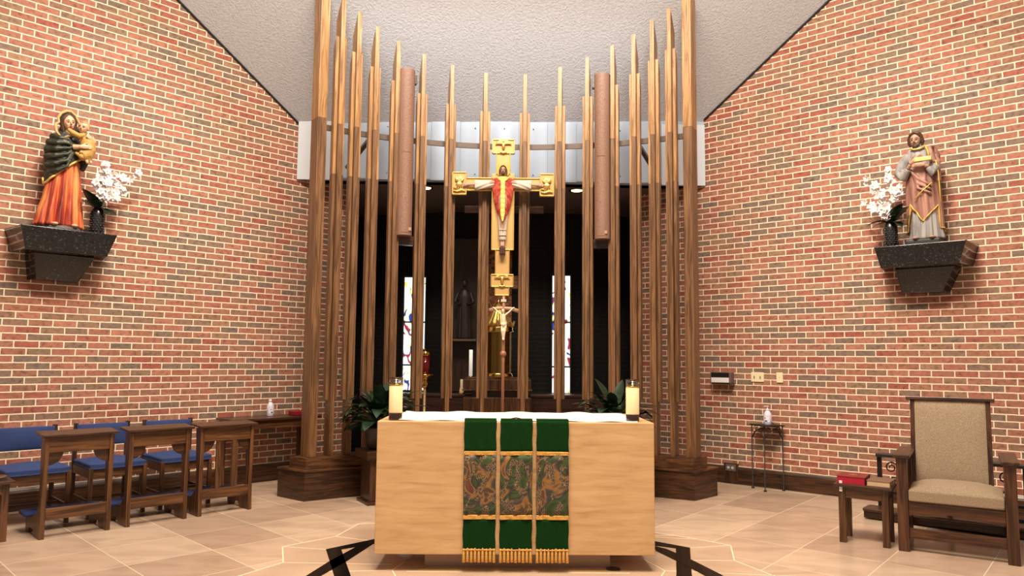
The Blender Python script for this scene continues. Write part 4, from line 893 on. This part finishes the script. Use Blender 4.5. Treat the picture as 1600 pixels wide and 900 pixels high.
# prie-dieus
def kneeler(slats=False):
    e = empty('prayer_kneeler', (0, 0, 0), 0, 'x', 'kneeler', 'wooden kneelers in front of the blue chairs')
    w = .25; side = [(0, 0), (0.01, .25), (0, .78), (.12, .78), (.085, .4), (.08, .24), (.16, .165), (.45, .125), (.46, .09), (.44, .0), (.36, 0), (.33, .045), (.22, .05), (.19, 0)]
    for s in (-1, 1):
        x0, x1 = sorted((s*w, s*(w-.034))); MB().prism(side, 'x', x0, x1).build('side_panel', DK['z'], e, bevel=.003)
        q = [(s*(w-.034), .665)]+[(s*(w-.034-.105*cos(t)), .665-.105*sin(t)) for t in [pi/2*i/8 for i in range(9)]]
        MB().prism(q, 'y', .03, .06).build('corner_bracket', DD['x'], e, bevel=.002)
    MB().box(-w+.034, w-.034, .008, .03, .66, .785).build('upper_rail', DK['x'], e, bevel=.003)
    MB().box(-w+.034, w-.034, .012, .034, .142, .232).build('lower_rail', DK['x'], e, bevel=.003)
    MB().hexa([(-w-.025, -.03, .785), (w+.025, -.03, .785), (w+.025, .20, .80), (-w-.025, .20, .80)], [(-w-.025, -.03, .805), (w+.025, -.03, .805), (w+.025, .20, .82), (-w-.025, .20, .82)]).build('top_board', DD['x'], e, bevel=.005)
    g = MB(); g.box(-w-.05, w+.03, .26, .47, .136, .170); g.build('kneeling_pad', blue, e, bevel=.014)
    MB().box(-w+.034, w-.034, .27, .45, .118, .136).build('pad_board', DD['x'], e)
    if slats:
        for x in (-.08, .07): MB().box(x-.022, x+.022, .012, .03, .232, .66).build('slat', DK['z'], e, bevel=.002)
    return e
k0 = kneeler(); k1 = copy_tree(k0); k2 = kneeler(True)
for k, u, lab in ((k0, 1.768, 'open wooden kneeler nearest the camera on the left, beside the small corner table'), (k1, 2.385, 'middle open wooden kneeler of the three on the left'), (k2, 2.98, 'wooden kneeler with two upright slats, nearest the screen on the left')):
    k.location = L_(u, 1.385); k.rotation_euler.z = THL; k['label'] = lab
# small table far left
t = empty('side_table', L_(1.12, 1.29), THL, 'small dark wooden side table cut off by the left edge', 'table')
def table(e, w, d, h, tt, leg, ap, mats=(DK, DD)):
    A, B = mats
    MB().box(-w/2, w/2, 0, d, h-tt, h).build('table_top', B['x'], e, bevel=.004)
    for x in (-1, 1):
        for y in (0, 1):
            x0, x1 = sorted((x*(w/2-.03), x*(w/2-.03-leg))); y0 = .03 if y == 0 else d-.03-leg
            MB().box(x0, x1, y0, y0+leg, 0, h-tt).build('leg', A['z'], e, bevel=.003)
    i = .03+leg
    MB().box(-w/2+i, w/2-i, .035, .055, h-tt-ap, h-tt).box(-w/2+i, w/2-i, d-.055, d-.035, h-tt-ap, h-tt).box(-w/2+.035, -w/2+.055, i, d-i, h-tt-ap, h-tt).box(w/2-.055, w/2-.035, i, d-i, h-tt-ap, h-tt).build('apron', A['x'], e, bevel=.002)
table(t, .48, .42, .46, .022, .045, .08)
g = MB(); g.grid(lambda u, v: (.09*(u-.5)*2*(1-.3*abs(v-.5)), .05*(v-.5)*2, .012*((u-.5)**2*4+(v-.5)**2*3)), 12, 8)
tag(g.build('wooden_dish', DK['x'], solid=.006, smooth=True, loc=L_(1.25, 1.14, .465), rz=THL), 'small shallow wooden dish on the side table at the left edge', 'dish')
# console
t = empty('console_table', L_(3.965, .46), THL, 'long dark wooden console table against the left brick wall', 'table')
table(t, 1.05, .43, .76, .025, .055, .09)
def bottle(loc, rz, lab, pump, s=1):
    e = empty('sanitizer_bottle', loc, rz, lab, 'bottle', 'hand sanitizer bottles')
    MB().lathe([(0, 0), (.036*s, 0), (.040*s, .006), (.041*s, .10), (.036*s, .125), (.022*s, .15), (.014*s, .158), (0, .158)], n=28).build('bottle_body', MAT('bottle_plastic', (.72, .70, .80), .25), e, smooth=True)
    if pump:
        g = MB(); g.lathe([(0, .158), (.017, .158), (.017, .175), (.006, .177), (.005, .20), (.013, .202), (.013, .21), (0, .21)], n=18); g.tube([(0, 0, .206), (-.03, -.01, .205), (-.038, -.012, .198)], .004, 8); g.build('pump', plastic_w, e, smooth=True)
    else: MB().lathe([(0, .158), (.015, .158), (.013, .185), (.006, .19), (0, .19)], n=18).build('cap', plastic_w, e, smooth=True)
    g = MB(); g.grid(lambda u, v: (.0417*s*sin(-.9+1.8*u), -.0417*s*cos(-.9+1.8*u), .03+.06*v), 12, 3); lb = g.build('label', MAT('bottle_label', (.80, .80, .88), .5), e, smooth=True)
    g = MB(); g.ball((-.012*s, -.0425*s, .078), (.007, .002, .005), None, 8); g.build('mark', MAT('label_red', (.5, .05, .12), .5), lb)
    g = MB(); g.box(-.014*s, .012*s, -.0432*s, -.041*s, .038, .05); g.build('mark', MAT('label_blue', (.05, .05, .2), .5), lb)
bottle(L_(4.0, .18, .76), THL, 'white sanitizer bottle with plain cap on the console table', False)
g = MB(); g.box(-.12, .12, -.09, .09, 0, .045); tag(g.build('red_book', MAT('red_cover', (.30, .006, .02), .5), bevel=.004, loc=L_(4.36, .24, .762), rz=THL), 'red book lying on the console table behind the left end post', 'book')

# ------------------------------------------------------------------ right side furniture
def RP(x, y, a): return None
t = empty('book_table', (2.585, 5.875, 0), R(-34), 'small square dark wooden table holding two books beside the armchair', 'table')
g0 = Matrix.Rotation(R(-34), 3, 'Z'); t.location = Vector((2.60, 5.875, 0))+g0 @ Vector((.185, 0, 0))
table(t, .42, .36, .46, .022, .05, .085)
def book(loc, rz, w, d, h, cov, page, nm, lab, ribbon=False):
    e = empty(nm, loc, rz, lab, 'book')
    MB().box(-w/2, w/2, -d/2, d/2, 0, .004).box(-w/2, w/2, -d/2, d/2, h-.004, h).box(-w/2, w/2, d/2-.004, d/2, 0, h).build('cover', cov, e, bevel=.0015)
    MB().box(-w/2+.005, w/2-.005, -d/2+.005, d/2-.004, .004, h-.004).build('pages', page, e)
    if ribbon: 
        g = MB(); g.grid(lambda u, v: (-w/2+.02+.022*u, -d/2+.004-.004*v, h*.4-.085*v), 3, 6); g.build('ribbon', MAT('white_ribbon', (.85, .82, .86), .6), e, solid=.002)
        MB().box(-.03, .03, -.012, .012, h, h+.001).box(-.006, .006, -.03, .03, h, h+.0012).build('cover_emblem', gold, e)
    return e
tc_ = Vector(t.location); 
book(tc_+g0 @ Vector((-.085, .15, .46)), R(-34), .21, .26, .062, MAT('crimson_cover', (.22, .008, .016), .35), MAT('red_pages', (.40, .006, .03), .4), 'missal', 'thick crimson book with ribbon on the left of the small table', True)
book(tc_+g0 @ Vector((.118, .14, .46)), R(-37), .17, .23, .045, MAT('brown_cover', (.20, .11, .07), .5), MAT('tan_pages', (.62, .44, .26), .6), 'hymnal', 'tan paged book with brown cover beside the thick crimson book')
# armchair
ac = empty('armchair', (2.955, 5.64, 0), R(-32.5), 'large oak armchair with beige upholstery and flat arms at the right', 'armchair')
W = .765
DR = {a: wood('oak_red_'+a, (.040, .014, .006), (.135, .050, .020), a, .3) for a in 'xyz'}
for nm, x, y, z1, s in (('leg', 0, 0, .70, .075), ('leg', W-.075, 0, .70, .075), ('leg', .01, .56, .70, .055), ('leg', W-.065, .56, .70, .055)):
    MB().box(x, x+s, y, y+s*1.0, 0, z1).build(nm, DR['z'], ac, bevel=.004)
for x in (-.02, W-.095):
    MB().box(x, x+.115, -.03, .64, .70, .727).build('arm', DD['y'], ac, bevel=.006)
    MB().box(x+.04, x+.065, .07, .57, .29, .37).box(x+.04, x+.065, .07, .57, .10, .16).build('side_rail', DD['y'], ac, bevel=.003)
MB().prism([(.075, .27), (.34, .30), (W-.075, .27), (W-.075, .375), (.075, .375)], 'y', .015, .04).build('front_rail', DR['x'], ac, bevel=.003)
MB().box(.075, W-.075, .02, .045, .10, .175).build('front_stretcher', DR['x'], ac, bevel=.003); MB().box(.065, W-.065, .58, .60, .10, .16).build('rear_stretcher', DD['x'], ac, bevel=.003)
def puff(x0, x1, y0, y1, z0, z1, nm, axis, amt, par, M=None):
    g = MB(); g.box(x0, x1, y0, y1, z0, z1); bmesh.ops.subdivide_edges(g.bm, edges=g.bm.edges, cuts=7, use_grid_fill=True)
    c = Vector(((x0+x1)/2, (y0+y1)/2, (z0+z1)/2)); h = Vector((x1-x0, y1-y0, z1-z0))/2
    for v in g.bm.verts:
        q = [(v.co[i]-c[i])/h[i] for i in range(3)]
        if axis == 2 and q[2] > -.9: v.co.z += amt*(1-q[0]**4)*(1-q[1]**4)*(.5+.5*q[2]); 
        if axis == 1 and q[1] < .9: v.co.y -= amt*(1-q[0]**4)*(1-q[2]**4)*(.5-.5*q[1])
        if M: v.co = M @ v.co
    return g.build(nm, tan, par, bevel=.016, smooth=True)
puff(.078, W-.078, .0, .52, .378, .462, 'seat', 2, .055, ac)
Mb = Matrix.Translation((0, .50, .44)) @ Matrix.Rotation(R(-9), 4, 'X')
puff(.10, .605, .0, .055, .02, .692, 'backrest', 1, .015, ac, Mb)
g = MB()
for x in (.07, .60): g.box(x, x+.035, -.0, .06, -.06, .69, Mb)
g.build('back_frame', DD['z'], ac, bevel=.003)
MB().box(.04, .665, -.02, .085, .69, .715, Mb).build('top_rail', DD['x'], ac, bevel=.004)
# iron kneeler behind
ik = empty('iron_frame_kneeler', R_(-1.02, .92), THR, 'long low kneeler of black iron and dark wood behind the armchair', 'kneeler')
MB().box(-.86, .95, -.14, .08, .075, .105).build('kneeling_board', DD['x'], ik, bevel=.01)
MB().box(-.86, .95, -.10, .05, .012, .07).build('base_board', DD['x'], ik, bevel=.004)
MB().box(-.55, .95, .12, .16, .0, .13).build('rear_board', iron, ik, bevel=.004)
MB().box(-.78, .95, .04, .16, .555, .585).build('top_rail', MAT('black_wood', (.015, .011, .01), .4), ik, bevel=.004)
for x in (-.76, -.2, .36, .9): MB().box(x-.018, x+.018, .08, .12, .0, .555).build('post', iron, ik, bevel=.002)
MB().box(-.76, .95, .09, .11, .22, .245).build('middle_rail', iron, ik)
def scroll(mb, cx, cz_, r, y, turns=1.6, sgn=1, th0=0, rad=.006):
    pts = []
    for i in range(26):
        t = i/25; a = th0+sgn*turns*2*pi*t; rr = r*(1-.8*t); pts.append((cx+rr*cos(a), y, cz_+rr*sin(a)))
    mb.tube(pts, rad, 6)
for cx0 in (-.66, -.5, -.34, -.1, .06, .22, .46, .62, .78):
    g = MB(); scroll(g, cx0, .46, .055, .10, sgn=1); scroll(g, cx0+.03, .33, .05, .10, sgn=-1, th0=pi); g.tube([(cx0+.05, .10, .36), (cx0+.055, .10, .46)], .006, 6)
    g.build('scroll', iron, ik, smooth=True)
# iron plant stand with bottle
ps = empty('iron_stand', (2.80, 8.11, 0), R(15), 'tall slender black wrought iron stand holding a sanitizer bottle, right wall', 'stand')
a_ = .235
for x in (0, a_):
    for y in (0, a_): MB().lathe([(.018, 0), (.016, .012), (.006, .02), (.006, .71), (0, .71)], (x, y, 0), 10).build('leg', iron, ps, smooth=True)
MB().box(-.02, a_+.02, -.02, a_+.02, .71, .722).build('stand_top', iron, ps, bevel=.003)
for y in (0, a_):
    g = MB(); g.tube([(0, y, .56), (.05, y, .64), (a_/2, y, .67), (a_-.05, y, .64), (a_, y, .56)], .005, 6); scroll(g, .05, .675, .028, y, rad=.004); scroll(g, a_-.05, .675, .028, y, sgn=-1, th0=pi, rad=.004); g.build('scrollwork', iron, ps, smooth=True)
    MB().tube([(0, y, .15), (a_, y, .15)], .004, 6).build('stretcher', iron, ps)
for x in (0, a_):
    g = MB(); g.tube([(x, 0, .56), (x, .05, .64), (x, a_/2, .67), (x, a_-.05, .64), (x, a_, .56)], .005, 6); g.tube([(x, 0, .15), (x, a_, .15)], .004, 6); g.build('side_hoop', iron, ps, smooth=True)
bottle(Vector((2.80, 8.11, .722))+Matrix.Rotation(R(15), 3, 'Z') @ Vector((.11, .09, 0)), THR, 'white sanitizer pump bottle on the tall iron stand', True, 1.1)
# wall fittings, right
def onR(u, z): return R_(u, 0, z)
d = empty('wall_dispenser', R_(-3.66, 0, 1.17), THR, 'small brown wall box with black slot and white front near the right end post', 'dispenser')
MB().box(-.13, .13, -.09, 0, 0, .13).build('box', MAT('taupe_metal', (.16, .10, .085), .5), d, bevel=.004)
MB().box(-.115, .105, -.095, -.088, .068, .125).build('slot', black, d); MB().box(-.115, .105, -.100, -.088, .008, .066).build('white_front', plastic_w, d, bevel=.003)
MB().box(-.10, .14, -.11, 0, -.012, .0).build('ledge', DD['x'], d, bevel=.002)
ivm = MAT('ivory_plate', (.80, .70, .45), .4)
d = empty('switch_plate', R_(-3.245, 0, 1.25), THR, 'cream double switch plate on the right brick wall', 'switch', 'cream wall plates')
MB().box(-.075, .075, -.012, 0, -.055, .055).build('plate', ivm, d, bevel=.004)
for x in (-.035, .035): MB().box(x-.006, x+.006, -.022, -.012, -.012, .014).build('toggle', MAT('toggle_brown', (.25, .17, .1), .4), d, bevel=.002)
d = empty('blank_plate', R_(-2.988, 0, 1.25), THR, 'plain cream single plate on the right brick wall, right of the switch plate', 'wall plate', 'cream wall plates')
MB().box(-.037, .037, -.012, 0, -.058, .058).build('plate', ivm, d, bevel=.004); MB().ball((0, -.013, 0), .004, n=8).build('screw', brass, d)
d = empty('floor_socket', R_(-3.575, 0, .0), THR, 'grey metal power socket on a dark block in the right baseboard', 'socket')
MB().box(-.085, .085, -.035, 0, 0, .235).build('socket_block', DD['z'], d, bevel=.003); MB().box(-.062, .062, -.042, -.034, .15, .225).build('socket_plate', MAT('grey_steel', (.28, .26, .25), .35, .7), d, bevel=.003)
for x in (-.025, .025): MB().lathe([(0, -.002), (.016, -.002), (.016, .002), (0, .002)], n=16).build('socket_face', MAT('socket_face', (.5, .48, .45), .5), d).matrix_basis = Matrix.Translation((x, -.043, .187)) @ Matrix.Rotation(pi/2, 4, 'X')
